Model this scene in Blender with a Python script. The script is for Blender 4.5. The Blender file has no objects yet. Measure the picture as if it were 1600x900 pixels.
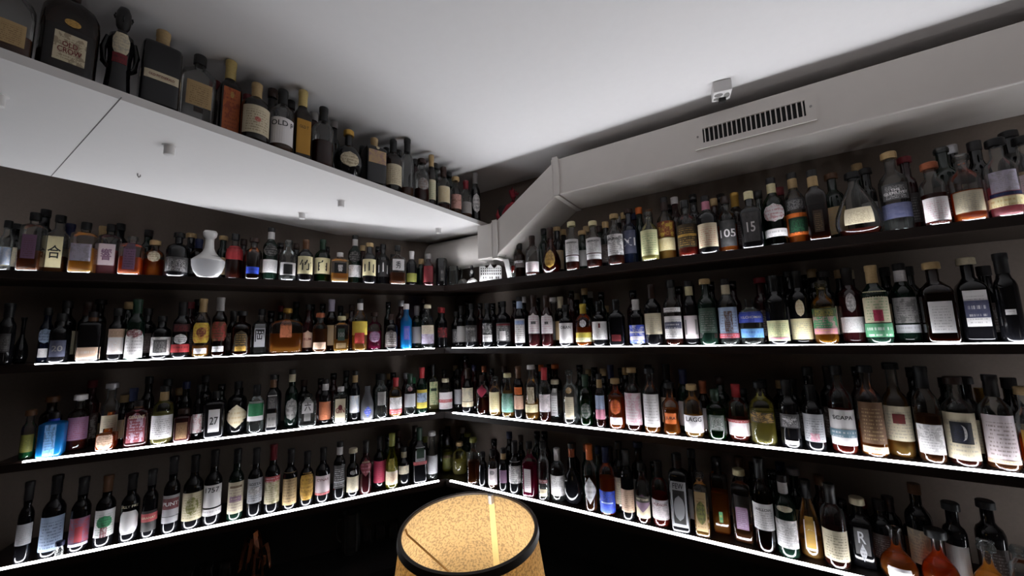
import bpy, bmesh, math, random
from mathutils import Vector, Matrix
random.seed(7)
S = bpy.context.scene
COL = S.collection
PI = math.pi
# ---------------------------------------------------------------- camera, world, exposure
EYE = 1.62
FPX, PITCH, ROLL = 600.0, 0.12422239587034671, -0.027389136769363484
cd = bpy.data.cameras.new('camera'); cam = bpy.data.objects.new('camera', cd); COL.objects.link(cam)
_F = Vector((0, math.cos(PITCH), math.sin(PITCH))); _R = Vector((1, 0, 0)); _U = _R.cross(_F)
_r = math.cos(ROLL)*_R + math.sin(ROLL)*_U; _u = -math.sin(ROLL)*_R + math.cos(ROLL)*_U
cam.matrix_world = Matrix(((_r.x, _u.x, -_F.x, 0), (_r.y, _u.y, -_F.y, 0), (_r.z, _u.z, -_F.z, EYE), (0, 0, 0, 1)))
cd.sensor_width = 36; cd.lens = FPX/1600*36; cd.clip_start = .02
S.camera = cam
w = bpy.data.worlds.new('night'); S.world = w; w.use_nodes = True
w.node_tree.nodes['Background'].inputs[0].default_value = (.5, .55, .6, 1)
w.node_tree.nodes['Background'].inputs[1].default_value = 0.001
S.view_settings.view_transform = 'Standard'; S.view_settings.look = 'None'
S.view_settings.gamma = 1; S.view_settings.exposure = 0.0; S.view_settings.use_curve_mapping = False
S.cycles.transparent_max_bounces = 40; S.cycles.max_bounces = 8; S.cycles.diffuse_bounces = 3
S.cycles.glossy_bounces = 3; S.cycles.transmission_bounces = 6
S.cycles.caustics_reflective = False; S.cycles.caustics_refractive = False
S.cycles.sample_clamp_indirect = 3; S.cycles.sample_clamp_direct = 0
S.cycles.use_denoising = True
LED_POWER = 37.0       # radiance of the shelf strips
BULB_POWER = 1.75      # watts of the shaded lamp's bulb
FILL_POWER = 14.0     # power of the unseen fill uplights added beside and behind the viewer

def point_light(name, loc, power, rad, col):
    d = bpy.data.lights.new(name, 'POINT'); d.energy = power; d.shadow_soft_size = rad; d.color = col
    o = bpy.data.objects.new(name, d); o.location = loc; COL.objects.link(o); return o
def fill_uplight(loc, power, size, blend, tilt=(0, 0)):  # fill spot aimed up, added to brighten ceiling and hanging shelf
    d = bpy.data.lights.new('fill_uplight', 'SPOT'); d.energy = power; d.shadow_soft_size = .05; d.color = (1, .95, .93)
    d.spot_size = math.radians(size); d.spot_blend = blend
    o = bpy.data.objects.new('fill_uplight', d); o.location = loc; o.rotation_euler = (PI+tilt[0], tilt[1], 0); COL.objects.link(o); return o
fill_uplight((1.15, .15, 1.2), FILL_POWER*.40, 120, .6)
fill_uplight((.25, .15, 1.1), FILL_POWER*.27, 132, .35)
fill_uplight((-1.1, -.35, 1.15), FILL_POWER*.05, 120, .6)
point_light('point_light', (1.6, -1.2, 1.4), .8, .10, (1, .93, .90))  # added point fill behind the viewer, no such lamp in the bar

# ---------------------------------------------------------------- colours
HEX = dict(blk='0b0b0d', dk='161314', wht='e6e2e2', crm='cfc3a6', cry='e8dcae', tan='b09468', brn='5a3a22', dbr='2e1a12',
 red='b03036', dred='6e1620', pnk='c88094', plk='dccfd2', pnr='a82c4c', ora='e0702a', yel='dcc04a', gld='c49a4a', grn='2f8a58',
 dgn='1f3a2a', olv='70702c', crg='dcd8a8', lbl='a9bcd8', blu='2a4ccc', sky='7ab4ea', dbl='1c2448', navy='1c2450', lil='b4acbe',
 mau='7c5a76', pch='dab89e', grey='8e8a88', slv='b9b9bd', cop='b0684a', teal='5a7c8c', sag='8fb4ac', gls='c8c8c4')
def rgb(n):
    h = HEX.get(n, n); v = [int(h[i:i+2], 16)/255 for i in (0, 2, 4)]
    return tuple(((c+.055)/1.055)**2.4 if c > .04 else c/12.92 for c in v) + (1,)
MATS = {}
def new_mat(key):
    m = bpy.data.materials.new(key); m.use_nodes = True; m.node_tree.nodes.clear(); MATS[key] = m
    nt = m.node_tree; out = nt.nodes.new('ShaderNodeOutputMaterial'); return m, nt, out
def N(nt, t, **kw):
    n = nt.nodes.new(t)
    for k, v in kw.items():
        if k.startswith('i'): n.inputs[int(k[1:])].default_value = v
        else: setattr(n, k, v)
    return n
def plain(key, col, rough=.5, metal=0, bump=0, bscale=60, mottle=0, coat=0):
    """principled surface with a procedural mottle and bump"""
    if key in MATS: return MATS[key]
    m, nt, out = new_mat(key); L = nt.links
    p = N(nt, 'ShaderNodeBsdfPrincipled'); L.new(p.outputs[0], out.inputs[0])
    p.inputs['Roughness'].default_value = rough; p.inputs['Metallic'].default_value = metal
    p.inputs['Coat Weight'].default_value = coat
    c = col if isinstance(col, tuple) else rgb(col)
    tc = N(nt, 'ShaderNodeTexCoord'); no = N(nt, 'ShaderNodeTexNoise'); no.inputs['Scale'].default_value = bscale; no.inputs['Detail'].default_value = 5
    L.new(tc.outputs['Object'], no.inputs['Vector'])
    mx = N(nt, 'ShaderNodeMix', data_type='RGBA'); mx.inputs[6].default_value = tuple(x*(1-mottle) for x in c[:3])+(1,); mx.inputs[7].default_value = tuple(min(1, x*(1+mottle)) for x in c[:3])+(1,)
    L.new(no.outputs['Fac'], mx.inputs[0]); L.new(mx.outputs[2], p.inputs['Base Color'])
    if bump:
        b = N(nt, 'ShaderNodeBump'); b.inputs['Strength'].default_value = bump; b.inputs['Distance'].default_value = .002
        L.new(no.outputs['Fac'], b.inputs['Height']); L.new(b.outputs[0], p.inputs['Normal'])
    return m
GL = dict(clr=(.96, .97, .96), grn=(.10, .34, .16), grnl=(.62, .66, .22), brn=(.26, .13, .06), blu=(.1, .3, .9), amb=(.8, .42, .16),
          rse=(.7, .4, .36), gldg=(.85, .74, .42))
DKG = dict(dk=(.004, .004, .005), dgn=(.004, .012, .008), dkred=(.022, .004, .005), dbl=(.004, .007, .02))
def glass(kind):
    key = 'glass ' + kind
    if key in MATS: return MATS[key]
    if kind in DKG:
        m, nt, out = new_mat(key)
        p = N(nt, 'ShaderNodeBsdfPrincipled'); p.inputs['Base Color'].default_value = DKG[kind]+(1,)
        p.inputs['Roughness'].default_value = .07; p.inputs['IOR'].default_value = 1.5
        nt.links.new(p.outputs[0], out.inputs[0]); return m
    if kind == 'bluf' or kind == 'frost':
        m, nt, out = new_mat(key); L = nt.links
        c = (.02, .36, .90, 1) if kind == 'bluf' else (.42, .42, .46, 1)
        t = N(nt, 'ShaderNodeBsdfTranslucent', i0=c); d = N(nt, 'ShaderNodeBsdfDiffuse', i0=c); tr = N(nt, 'ShaderNodeBsdfTransparent', i0=c)
        a = N(nt, 'ShaderNodeMixShader', i0=.4); L.new(t.outputs[0], a.inputs[1]); L.new(d.outputs[0], a.inputs[2])
        a2 = N(nt, 'ShaderNodeMixShader', i0=.35); L.new(a.outputs[0], a2.inputs[1]); L.new(tr.outputs[0], a2.inputs[2])
        g = N(nt, 'ShaderNodeBsdfGlossy'); g.inputs['Roughness'].default_value = .12
        fr = N(nt, 'ShaderNodeFresnel'); fr.inputs[0].default_value = 1.45
        b = N(nt, 'ShaderNodeMixShader'); L.new(fr.outputs[0], b.inputs[0]); L.new(a2.outputs[0], b.inputs[1]); L.new(g.outputs[0], b.inputs[2])
        L.new(b.outputs[0], out.inputs[0]); return m
    m, nt, out = new_mat(key); L = nt.links
    # thin-walled glass: clear through the face, darker and shinier towards its rim
    lw = N(nt, 'ShaderNodeLayerWeight'); lw.inputs[0].default_value = .32
    c = GL[kind]
    mx = N(nt, 'ShaderNodeMix', data_type='RGBA'); mx.inputs[6].default_value = tuple(c)+(1,); mx.inputs[7].default_value = tuple(x*.45 for x in c)+(1,)
    L.new(lw.outputs['Facing'], mx.inputs[0])
    t = N(nt, 'ShaderNodeBsdfTransparent'); L.new(mx.outputs[2], t.inputs[0])
    g = N(nt, 'ShaderNodeBsdfGlossy'); g.inputs['Roughness'].default_value = .05; g.inputs[0].default_value = (1, 1, 1, 1)
    fr = N(nt, 'ShaderNodeFresnel'); fr.inputs[0].default_value = 1.5
    b = N(nt, 'ShaderNodeMixShader'); L.new(fr.outputs[0], b.inputs[0]); L.new(t.outputs[0], b.inputs[1]); L.new(g.outputs[0], b.inputs[2])
    df = N(nt, 'ShaderNodeBsdfTranslucent'); df.inputs[0].default_value = tuple(.9*x for x in c)+(1,)
    b2 = N(nt, 'ShaderNodeMixShader', i0=.09); L.new(b.outputs[0], b2.inputs[1]); L.new(df.outputs[0], b2.inputs[2])
    L.new(b2.outputs[0], out.inputs[0]); return m
LQ = dict(gld=(.85, .50, .13), amb=(.78, .30, .05), ora=(.85, .22, .03), red=(.5, .05, .03), dkr=(.16, .03, .02), brn=(.30, .11, .04),
          yel=(.85, .78, .30), wht=(.78, .80, .80), grn=(.05, .35, .12), pnk=(.85, .35, .40), pnr=(.60, .03, .16), blu=(.03, .25, .85), dk=(.02, .02, .02))
def liquid(kind):
    key = 'liquid ' + kind
    if key in MATS: return MATS[key]
    m, nt, out = new_mat(key); L = nt.links; c = LQ[kind]+(1,)
    t = N(nt, 'ShaderNodeBsdfTransparent', i0=c); s = N(nt, 'ShaderNodeBsdfTranslucent', i0=c); d = N(nt, 'ShaderNodeBsdfDiffuse', i0=tuple(x*.9 for x in LQ[kind])+(1,))
    a = N(nt, 'ShaderNodeMixShader', i0=.35); L.new(s.outputs[0], a.inputs[1]); L.new(d.outputs[0], a.inputs[2])
    b = N(nt, 'ShaderNodeMixShader', i0=.12 if kind == 'wht' else .60); L.new(t.outputs[0], b.inputs[1]); L.new(a.outputs[0], b.inputs[2])
    L.new(b.outputs[0], out.inputs[0]); return m
def print_group():
    """node group: rows of small print and faint mottling in ink on paper, by UV"""
    g = bpy.data.node_groups.new('label print', 'ShaderNodeTree')
    for n_, t_ in (('Paper', 'NodeSocketColor'), ('Ink', 'NodeSocketColor'), ('Rows', 'NodeSocketFloat'), ('Art', 'NodeSocketFloat'), ('Seed', 'NodeSocketFloat')):
        g.interface.new_socket(n_, in_out='INPUT', socket_type=t_)
    g.interface.new_socket('Color', in_out='OUTPUT', socket_type='NodeSocketColor')
    gi = N(g, 'NodeGroupInput'); go = N(g, 'NodeGroupOutput'); L = g.links
    def M(op, a, b=None):
        n = N(g, 'ShaderNodeMath', operation=op)
        for i, v in enumerate((a, b)):
            if v is None: continue
            if isinstance(v, (int, float)): n.inputs[i].default_value = v
            else: L.new(v, n.inputs[i])
        return n.outputs[0]
    uv = N(g, 'ShaderNodeUVMap'); sp = N(g, 'ShaderNodeSeparateXYZ'); L.new(uv.outputs[0], sp.inputs[0])
    u, v = sp.outputs[0], sp.outputs[1]
    vr = M('MULTIPLY', v, gi.outputs['Rows']); row = M('FLOOR', vr); fr = M('FRACT', vr)
    cb = N(g, 'ShaderNodeCombineXYZ'); L.new(M('MULTIPLY', u, 16.0), cb.inputs[0]); L.new(M('ADD', M('MULTIPLY', row, 3.7), gi.outputs['Seed']), cb.inputs[1])
    no = N(g, 'ShaderNodeTexNoise'); no.inputs['Scale'].default_value = 1.6; no.inputs['Detail'].default_value = 4; L.new(cb.outputs[0], no.inputs['Vector'])
    ink = M('MULTIPLY', M('GREATER_THAN', no.outputs['Fac'], .49), M('LESS_THAN', fr, .42))
    ink = M('MULTIPLY', ink, M('LESS_THAN', M('ABSOLUTE', M('SUBTRACT', u, .5)), .36))
    ink = M('MULTIPLY', ink, M('LESS_THAN', M('ABSOLUTE', M('SUBTRACT', v, .46)), .38))
    ink = M('MULTIPLY', ink, M('GREATER_THAN', gi.outputs['Rows'], .5))
    cb2 = N(g, 'ShaderNodeCombineXYZ'); L.new(u, cb2.inputs[0]); L.new(v, cb2.inputs[1]); L.new(gi.outputs['Seed'], cb2.inputs[2])
    n2 = N(g, 'ShaderNodeTexNoise'); n2.inputs['Scale'].default_value = 5; n2.inputs['Detail'].default_value = 5; L.new(cb2.outputs[0], n2.inputs['Vector'])
    art = M('MULTIPLY', M('GREATER_THAN', n2.outputs['Fac'], .56), gi.outputs['Art'])
    mot = M('MULTIPLY', n2.outputs['Fac'], .14)
    f = M('MINIMUM', M('ADD', M('MAXIMUM', M('MULTIPLY', ink, .5), art), mot), 1.0)
    mx = N(g, 'ShaderNodeMix', data_type='RGBA'); L.new(f, mx.inputs[0]); L.new(gi.outputs['Paper'], mx.inputs[6]); L.new(gi.outputs['Ink'], mx.inputs[7])
    L.new(mx.outputs[2], go.inputs[0]); return g
PG = print_group()
def paper(c1, c2, form, seed, clean=False):
    seed = 9 if clean else seed % 3
    key = 'label %s %s %s %d' % (c1, c2, form, seed)
    if key in MATS: return MATS[key]
    m, nt, out = new_mat(key); L = nt.links
    g = nt.nodes.new('ShaderNodeGroup'); g.node_tree = PG
    g.inputs['Paper'].default_value = rgb(c1); g.inputs['Ink'].default_value = rgb(c2)
    g.inputs['Rows'].default_value = 0 if clean else {'b': 2, 'r': 11, 'arch': 9, 'oct': 7}.get(form, 5)
    g.inputs['Art'].default_value = 0 if clean else .45 if form in ('oct', 'o') or (form == 'r' and seed == 1) else 0
    g.inputs['Seed'].default_value = seed*5.3 + len(c1)
    p = N(nt, 'ShaderNodeBsdfPrincipled'); p.inputs['Roughness'].default_value = .3 if c1 in ('gld', 'slv', 'cop') else .6
    L.new(g.outputs[0], p.inputs['Base Color'])
    L.new(p.outputs[0], out.inputs[0]); return m
def ink(c): return plain('ink ' + c, c, .5)
def capmat(c): return plain('cap ' + c, c, .35 if c in ('gld', 'slv', 'cop', 'grey') else .45, .6 if c in ('gld', 'slv', 'cop') else 0, .2, 200, .25)
WOOD = plain('dark stained shelf wood', (.014, .007, .005, 1), .36, 0, .15, 25, .5)
WHITE = plain('white lacquered board', (.72, .70, .69, 1), .45, 0, .05, 40, .02)
WALL = plain('taupe wall plaster', (.215, .172, .142, 1), .85, 0, .35, 90, .10)
CEIL = plain('white ceiling plaster', (.80, .78, .78, 1), .9, 0, .1, 30, .02)
DUCT = plain('painted duct metal', (.70, .655, .615, 1), .48, 0, .06, 14, .05)
FLOOR = plain('dark floor boards', (.03, .02, .016, 1), .5, 0, .2, 12, .4)
BAR = plain('black back bar', (.012, .011, .011, 1), .35, 0, .1, 30, .3)
DARK = plain('painted vent shade', (.006, .006, .006, 1), .9)

# ---------------------------------------------------------------- mesh helpers
def mesh_obj(name, verts, faces, mats, parent=None, idx=None, uvs=None, smooth=False):
    me = bpy.data.meshes.new(name); me.from_pydata([tuple(v) for v in verts], [], faces)
    for m in (mats if isinstance(mats, (list, tuple)) else [mats]): me.materials.append(m)
    if idx: me.polygons.foreach_set('material_index', idx)
    if uvs:
        ul = me.uv_layers.new(name='UVMap')
        for lp in me.loops: ul.data[lp.index].uv = uvs[lp.vertex_index]
    if smooth: me.polygons.foreach_set('use_smooth', [True]*len(me.polygons))
    me.update()
    o = bpy.data.objects.new(name, me); COL.objects.link(o)
    if parent: o.parent = parent
    return o
class MB:
    def __init__(s): s.v = []; s.f = []; s.i = []; s.uv = []
    def add(s, v, f, mi=0, uv=None):
        b = len(s.v); s.v += [tuple(x) for x in v]; s.f += [tuple(b+k for k in q) for q in f]; s.i += [mi]*len(f)
        s.uv += uv if uv else [(.5, .5)]*len(v)
    def prism(s, poly, z0, z1, mi=0):
        n = len(poly)
        s.add([(*p[:2], z0) for p in poly]+[(*p[:2], z1) for p in poly], [tuple(range(n-1, -1, -1)), tuple(range(n, 2*n))]+[(i, (i+1) % n, n+(i+1) % n, n+i) for i in range(n)], mi)
    def hexa(s, c, mi=0):   # eight corners: bottom ring then top ring
        s.add(c, [(3, 2, 1, 0), (4, 5, 6, 7), (0, 1, 5, 4), (1, 2, 6, 5), (2, 3, 7, 6), (3, 0, 4, 7)], mi)
    def lathe(s, prof, seg=24, n=2, dy=1, mi=0, c=(0, 0, 0)):
        """revolve (r,z[,squareness]) about z; n is the superellipse power of the cross-section"""
        v = []; f = []
        for q in prof:
            r, z = q[0], q[1]; nn = q[2] if len(q) > 2 else n; dd = q[3] if len(q) > 3 else dy
            for k in range(seg):
                a = 2*PI*(k+.5)/seg; ca, sa = math.cos(a), math.sin(a)
                v.append((c[0]+r*math.copysign(abs(ca)**(2/nn), ca), c[1]+r*dd*math.copysign(abs(sa)**(2/nn), sa), c[2]+z))
        for j in range(len(prof)-1):
            for k in range(seg):
                f.append((j*seg+k, j*seg+(k+1) % seg, (j+1)*seg+(k+1) % seg, (j+1)*seg+k))
        s.add(v, f, mi)
    def tube(s, pts, r, seg=8, mi=0, closed=False):
        pts = [Vector(p) for p in pts]; n = len(pts); v = []; f = []
        rr = r if isinstance(r, (list, tuple)) else [r]*n
        for i, p in enumerate(pts):
            t = (pts[(i+1) % n]-pts[i-1]) if closed else (pts[min(i+1, n-1)]-pts[max(i-1, 0)]); t.normalize()
            a = t.cross(Vector((0, 0, 1)));
            if a.length < .1: a = t.cross(Vector((1, 0, 0)))
            a.normalize(); b = t.cross(a)
            for k in range(seg):
                g = 2*PI*k/seg; v.append(p+rr[i]*(math.cos(g)*a+math.sin(g)*b))
        m = n if closed else n-1
        for i in range(m):
            for k in range(seg): f.append((i*seg+k, i*seg+(k+1) % seg, ((i+1) % n)*seg+(k+1) % seg, ((i+1) % n)*seg+k))
        if not closed: f += [tuple(range(seg-1, -1, -1)), tuple((n-1)*seg+k for k in range(seg))]
        s.add(v, f, mi)
    def build(s, name, mats, parent=None, smooth=False):
        return mesh_obj(name, s.v, s.f, mats, parent, s.i, s.uv, smooth)
def smooth_angle(o, ang=40):
    o.data.polygons.foreach_set('use_smooth', [True]*len(o.data.polygons))
    bm = bmesh.new(); bm.from_mesh(o.data)
    lim = math.radians(ang)
    for e in bm.edges:
        if len(e.link_faces) == 2 and e.calc_face_angle(0) > lim: e.smooth = False
    bm.to_mesh(o.data); bm.free(); return o
def empty(name, loc, rz=0):
    o = bpy.data.objects.new(name, None); o.location = loc; o.rotation_euler = (0, 0, rz); o.empty_display_size = .05; COL.objects.link(o); return o
def tag(o, label=None, cat=None, group=None, kind=None):
    if label: o['label'] = label
    if cat: o['category'] = cat
    if group: o['group'] = group
    if kind: o['kind'] = kind
    return o

# ---------------------------------------------------------------- room frame: both walls run from the corner at 120 degrees
C = Vector((-0.42842, 2.40000))
DL, DR = Vector((-0.887902, -0.460033)), Vector((0.843251, -0.537520))
NL, NR = Vector((0.460033, -0.887902)), Vector((-0.537520, -0.843251))
DEP = .30                                  # depth of the shelves
ZS = [1.9470, 1.5598, 1.1742, 0.7836]
ZC = 2.63
def LW(s, o, z): p = C + DL*s + NL*o; return (p.x, p.y, z)
def RW(s, o, z): p = C + DR*s + NR*o; return (p.x, p.y, z)
K = 1/(1+NL.dot(NR))
def corner(o, z): p = C + (NL+NR)*o*K; return (p.x, p.y, z)
# setting
def wall(name, a, b, z0=0, z1=ZC, t=.1, out=None, mat=WALL):
    a = Vector(a[:2]); b = Vector(b[:2]); n = Vector(out)*t; m = MB(); m.prism([a, b, b+n, a+n], z0, z1)
    o = m.build(name, mat); tag(o, kind='structure'); return o
cw = corner(-DEP, 0); le = LW(3.9, -DEP, 0); re = RW(3.6, -DEP, 0)
wall('wall_left', cw, le, out=-NL); wall('wall_right', cw, re, out=-NR)
bl, br = (le[0], -1.9), (re[0], -1.9)
wall('wall_west', le, bl, out=(-1, 0)); wall('wall_east', re, br, out=(1, 0)); wall('wall_back', bl, br, out=(0, -1))
fp = [cw[:2], re[:2], br, bl, le[:2]]
ctr = Vector((0, .3)); fp2 = [ctr+(Vector(p)-ctr)*1.06 for p in fp]
m = MB(); m.prism(fp2, -.1, 0); tag(m.build('floor', FLOOR), kind='structure')
m = MB(); m.prism(fp2, ZC, ZC+.1); tag(m.build('ceiling', CEIL), kind='structure')

# shelves: one dark board per wall and level, with the light strip let into its front edge
def strip_mat():
    m, nt, out = new_mat('led strip'); e = N(nt, 'ShaderNodeEmission', i1=LED_POWER); e.inputs[0].default_value = (.93, .95, 1, 1)
    nt.links.new(e.outputs[0], out.inputs[0]); return m
LEDM = strip_mat()
TH = .035
LV = ['highest', 'second highest', 'third highest', 'lowest']
SL = [(3.3, None), (2.6, 1.74), (1.83, 1.74), (1.86, 1.80)]; SR = [(3.2, None), (3.2, 3.0), (3.2, 3.0), (3.2, 3.0)]
for i, z in enumerate(ZS):
    for side, W_, D_, N_, (send, lend) in (('left', LW, DL, NL, SL[i]), ('right', RW, DR, NR, SR[i])):
        m = MB(); c0 = corner(0, z); cb = corner(-DEP, z); g = .0012*(1 if side == 'left' else -1)
        off = D_*.0008
        poly = [Vector(c0[:2])+off, Vector(W_(send, 0, z)[:2]), Vector(W_(send, -DEP+.001, z)[:2]), Vector(corner(-DEP+.001, z)[:2])+off]
        if side == 'right': poly = poly[::-1]
        m.prism(poly, z-TH, z-.0045)
        # raised front lip and deck with the strip's groove between them
        def bar(a, b, z0, z1):
            pp = [Vector(corner(b, 0)[:2])+off, Vector(W_(send, b, 0)[:2]), Vector(W_(send, a, 0)[:2]), Vector(corner(a, 0)[:2])+off]
            m.prism(pp if side == 'right' else pp[::-1], z0, z1)
        bar(-.002 if i else -.004, 0, z-.0045, z-.001 if not i else z-.0045+.001); bar(-DEP+.001, -.0165, z-.0045, z)
        o = m.build('wall_shelf', WOOD)
        tag(o, 'dark wooden wall shelf, %s of four along the %s wall' % (LV[i], side), 'shelf', 'dark bottle shelves on the two walls')
        a0 = .06 if i < 3 else .035
        e1 = lend or (2.2 if side == 'left' else 3.0)
        fe = -.0022 if i else -.0042; m = MB(); q = [W_(a0, -.0160, 0), W_(e1, -.0160, 0), W_(e1, fe, 0), W_(a0, fe, 0)]
        m.prism(q, z-.0044, z+(.0015 if i > 1 else -.0005) if i else z-.0012)
        o = m.build('light_strip', LEDM)
        tag(o, 'thin glowing white light strip in the %s %s shelf front' % (LV[i], side), 'light strip', 'white light strips set into the shelf fronts')

# hanging white shelf under the ceiling
SOF = [(-0.1293, 2.3272), (-0.0226, 2.4947), (-0.4130, 2.7436), (-1.1062, 2.3845), (-2.2741, 0.7677), (-1.4784, 0.3565)]
ZU, ZT = 2.29, 2.315
root = empty('hanging_shelf', (SOF[0][0], SOF[0][1], ZU)); tag(root, 'broad white hanging shelf under the ceiling above the left wall', 'shelf')
def at_root(o, r):  # keep world coordinates for a part modelled in place
    o.parent = r; o.matrix_parent_inverse = Matrix.Translation(-Vector(r.location)); return o
m = MB(); m.prism(SOF, ZU, ZT)
at_root(m.build('board', WHITE), root)
m = MB(); a, b = Vector((-1.0429, 0.9645)), Vector((-1.7907, 1.4308)); n = (b-a).orthogonal().normalized()*.0012
m.prism([a-n, b-n, b+n, a+n], ZU-.0006, ZU)
at_root(m.build('seam', plain('seam', (.12, .11, .11, 1), .8)), root)
for k, (x, y, lb) in enumerate([(-1.1498, 1.2313, 'small white downlight nearest the hanging shelf seam'), (-1.0914, 1.9490, 'small white downlight near the back edge of the hanging shelf'), (-0.8144, 1.7876, 'small white downlight near the front edge of the hanging shelf'), (-0.4438, 2.3034, 'small glowing white downlight nearest the corner under the hanging shelf'), (-1.3466, 0.9400, 'small white downlight at the left frame edge under the hanging shelf')]):
    m = MB(); m.lathe([(0, -.032), (.012, -.032), (.0145, -.030), (.0145, -.002), (.02, -.0015), (.02, 0), (0, 0)], 20)
    o = m.build('downlight', WHITE); o.location = (x, y, ZU); smooth_angle(o)
    tag(o, lb, 'ceiling light', 'small white downlights under the hanging shelf')
x, y = (-1.4508, 1.4292)
m = MB(); m.tube([(0, 0, 0), (0, 0, -.008), (.006, 0, -.016), (.012, 0, -.012), (.011, 0, -.006)], .0022, 8)
o = m.build('hook', plain('hook metal', 'grey', .4, .8)); o.location = (x, y, ZU); tag(o, 'tiny grey metal hook screwed under the white hanging shelf', 'hook')

# ventilation duct
DB, DT = 2.357, 2.556
LB_, LT_ = 2.076, 2.284
root = empty('ventilation_duct', RW(.8, 0, DB)); tag(root, 'grey painted box duct with vent grille dropping diagonally into the corner', 'ventilation duct')
def part(mb, name, mat, sm=False):
    o = mb.build(name, mat); at_root(o, root)
    if name in ('duct_run', 'duct_slope', 'duct_box'):
        bv = o.modifiers.new('rolled edge', 'BEVEL'); bv.width = .007; bv.segments = 4
    if sm: smooth_angle(o)
    return o
f_, b_ = 0.0, -DEP+.002
def sect(s0, z0a, z0b, s1, z1a, z1b, f0=f_, f1=f_):
    m = MB(); m.hexa([RW(s0, f0, z0a), RW(s1, f1, z1a), RW(s1, b_, z1a), RW(s0, b_, z0a), RW(s0, f0, z0b), RW(s1, f1, z1b), RW(s1, b_, z1b), RW(s0, b_, z0b)]); return m
o = part(sect(.806, DB, DT, 3.55, DB, DT), 'duct_run', DUCT)
o = part(sect(.40, LB_, LT_, .806, DB, DT), 'duct_slope', DUCT)
o = part(sect(.27, LB_, LT_, .40, LB_, LT_), 'duct_box', DUCT)
# round elbow that turns away into the corner
m = MB(); cz = (LB_+LT_)/2
p0 = Vector(RW(.275, -.175, cz)); dirv = Vector((-DR.x, -DR.y, 0)); pts = [p0+dirv*t for t in (0, .1, .2, .3, .4, .52)]
m.tube(pts, [.103]*6, 40)
part(m, 'duct_elbow', DUCT, True)
m = MB(); m.tube([p0+dirv*.03, p0+dirv*.04], .106, 40); part(m, 'elbow_collar', DUCT, True)
for s_, za, zb in ((.806, DB, DT), (.40, LB_, LT_)):
    m = MB(); w_ = .016
    m.hexa([RW(s_-w_, f_, za-.006), RW(s_+w_, f_, za-.006), RW(s_+w_, f_+.007, za-.006), RW(s_-w_, f_+.007, za-.006), RW(s_-w_, f_, zb+.012), RW(s_+w_, f_, zb+.012), RW(s_+w_, f_+.007, zb+.012), RW(s_-w_, f_+.007, zb+.012)])
    m.hexa([RW(s_-w_, b_, za-.008), RW(s_+w_, b_, za-.008), RW(s_+w_, f_+.007, za-.008), RW(s_-w_, f_+.007, za-.008), RW(s_-w_, b_, za), RW(s_+w_, b_, za), RW(s_+w_, f_+.007, za), RW(s_-w_, f_+.007, za)])
    m.tube([RW(s_-w_-.002, f_+.006, za), RW(s_-w_-.002, f_+.006, zb)], .004, 8); m.tube([RW(s_+w_+.002, f_+.006, za), RW(s_+w_+.002, f_+.006, zb)], .004, 8)
    part(m, 'flange', DUCT)
gr = empty('vent_grille', (0, 0, 0)); gr.location = RW(1.694, 0, 2.46); tag(gr, 'grey louvred vent grille with dark slots')
gr.parent = root; gr.matrix_parent_inverse = Matrix.Translation(-Vector(root.location))
def gpart(mb, name, mat):
    o = mb.build(name, mat); o.parent = gr; o.matrix_parent_inverse = Matrix.Translation(-Vector(gr.location)); return o
def rbox(m, s0, s1, o0, o1, z0, z1):
    m.hexa([RW(s0, o0, z0), RW(s1, o0, z0), RW(s1, o1, z0), RW(s0, o1, z0), RW(s0, o0, z1), RW(s1, o0, z1), RW(s1, o1, z1), RW(s0, o1, z1)])
va, vb, vc, vd = 1.484, 1.905, 2.404, 2.519
oa, ob, oc, od = 1.518, 1.875, 2.428, 2.492
m = MB(); rbox(m, va, oa, 0, .010, vc, vd); rbox(m, ob, vb, 0, .010, vc, vd); rbox(m, oa, ob, 0, .010, vc, oc); rbox(m, oa, ob, 0, .010, od, vd)
gpart(m, 'frame', DUCT)
m = MB(); rbox(m, oa, ob, .0005, .0015, oc, od); gpart(m, 'vent_shade_plate', DARK)  # black plate painted in for the shade behind the louvres
m = MB()
for k in range(21):
    s_ = oa+(ob-oa)*(k+.5)/21; rbox(m, s_-.0022, s_+.0022, .0015, .009, oc, od)
gpart(m, 'louvre', DUCT)
for s_ in (va+.014, vb-.014):
    m = MB(); m.tube([RW(s_, .010, 2.46), RW(s_, .0125, 2.46)], .0042, 12); gpart(m, 'screw', plain('screw', 'grey', .4, .7))

# square ceiling outlet box
SMK = Vector((0.8893, 1.4807)); ang = math.atan2(-.026, .066)
root = empty('ceiling_outlet', (SMK.x, SMK.y, ZC), ang); root.scale = (.8, .8, .8); tag(root, 'small square white outlet box with three oval recesses on the ceiling', 'outlet')
m = MB(); bx_ = [(-.042, -.045), (.042, -.045), (.042, .045), (-.042, .045)]; m.prism(bx_, -.062, 0); o = m.build('housing', WHITE, root)
bv = o.modifiers.new('b', 'BEVEL'); bv.width = .004; bv.segments = 3
for q, (cx, cy, rx, ry) in enumerate([(-.017, -.016, .018, .013), (-.017, .018, .018, .012), (.022, 0, .012, .020)]):
    m = MB(); m.lathe([(.0, -.0625), (rx, -.0625), (rx*1.12, -.064), (rx*1.12, -.062)], 24, 2, ry/rx, 0, (cx, cy, 0)); m.build('socket', plain('socket grey', (.22, .21, .2, 1), .6), root)
m = MB(); m.prism([(-.012, .012), (.02, .012), (.02, .035), (-.012, .035)], -.082, -.062); m.build('stub', plain('plug dark', 'dk', .6), root)  # small dark block under the housing

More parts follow.
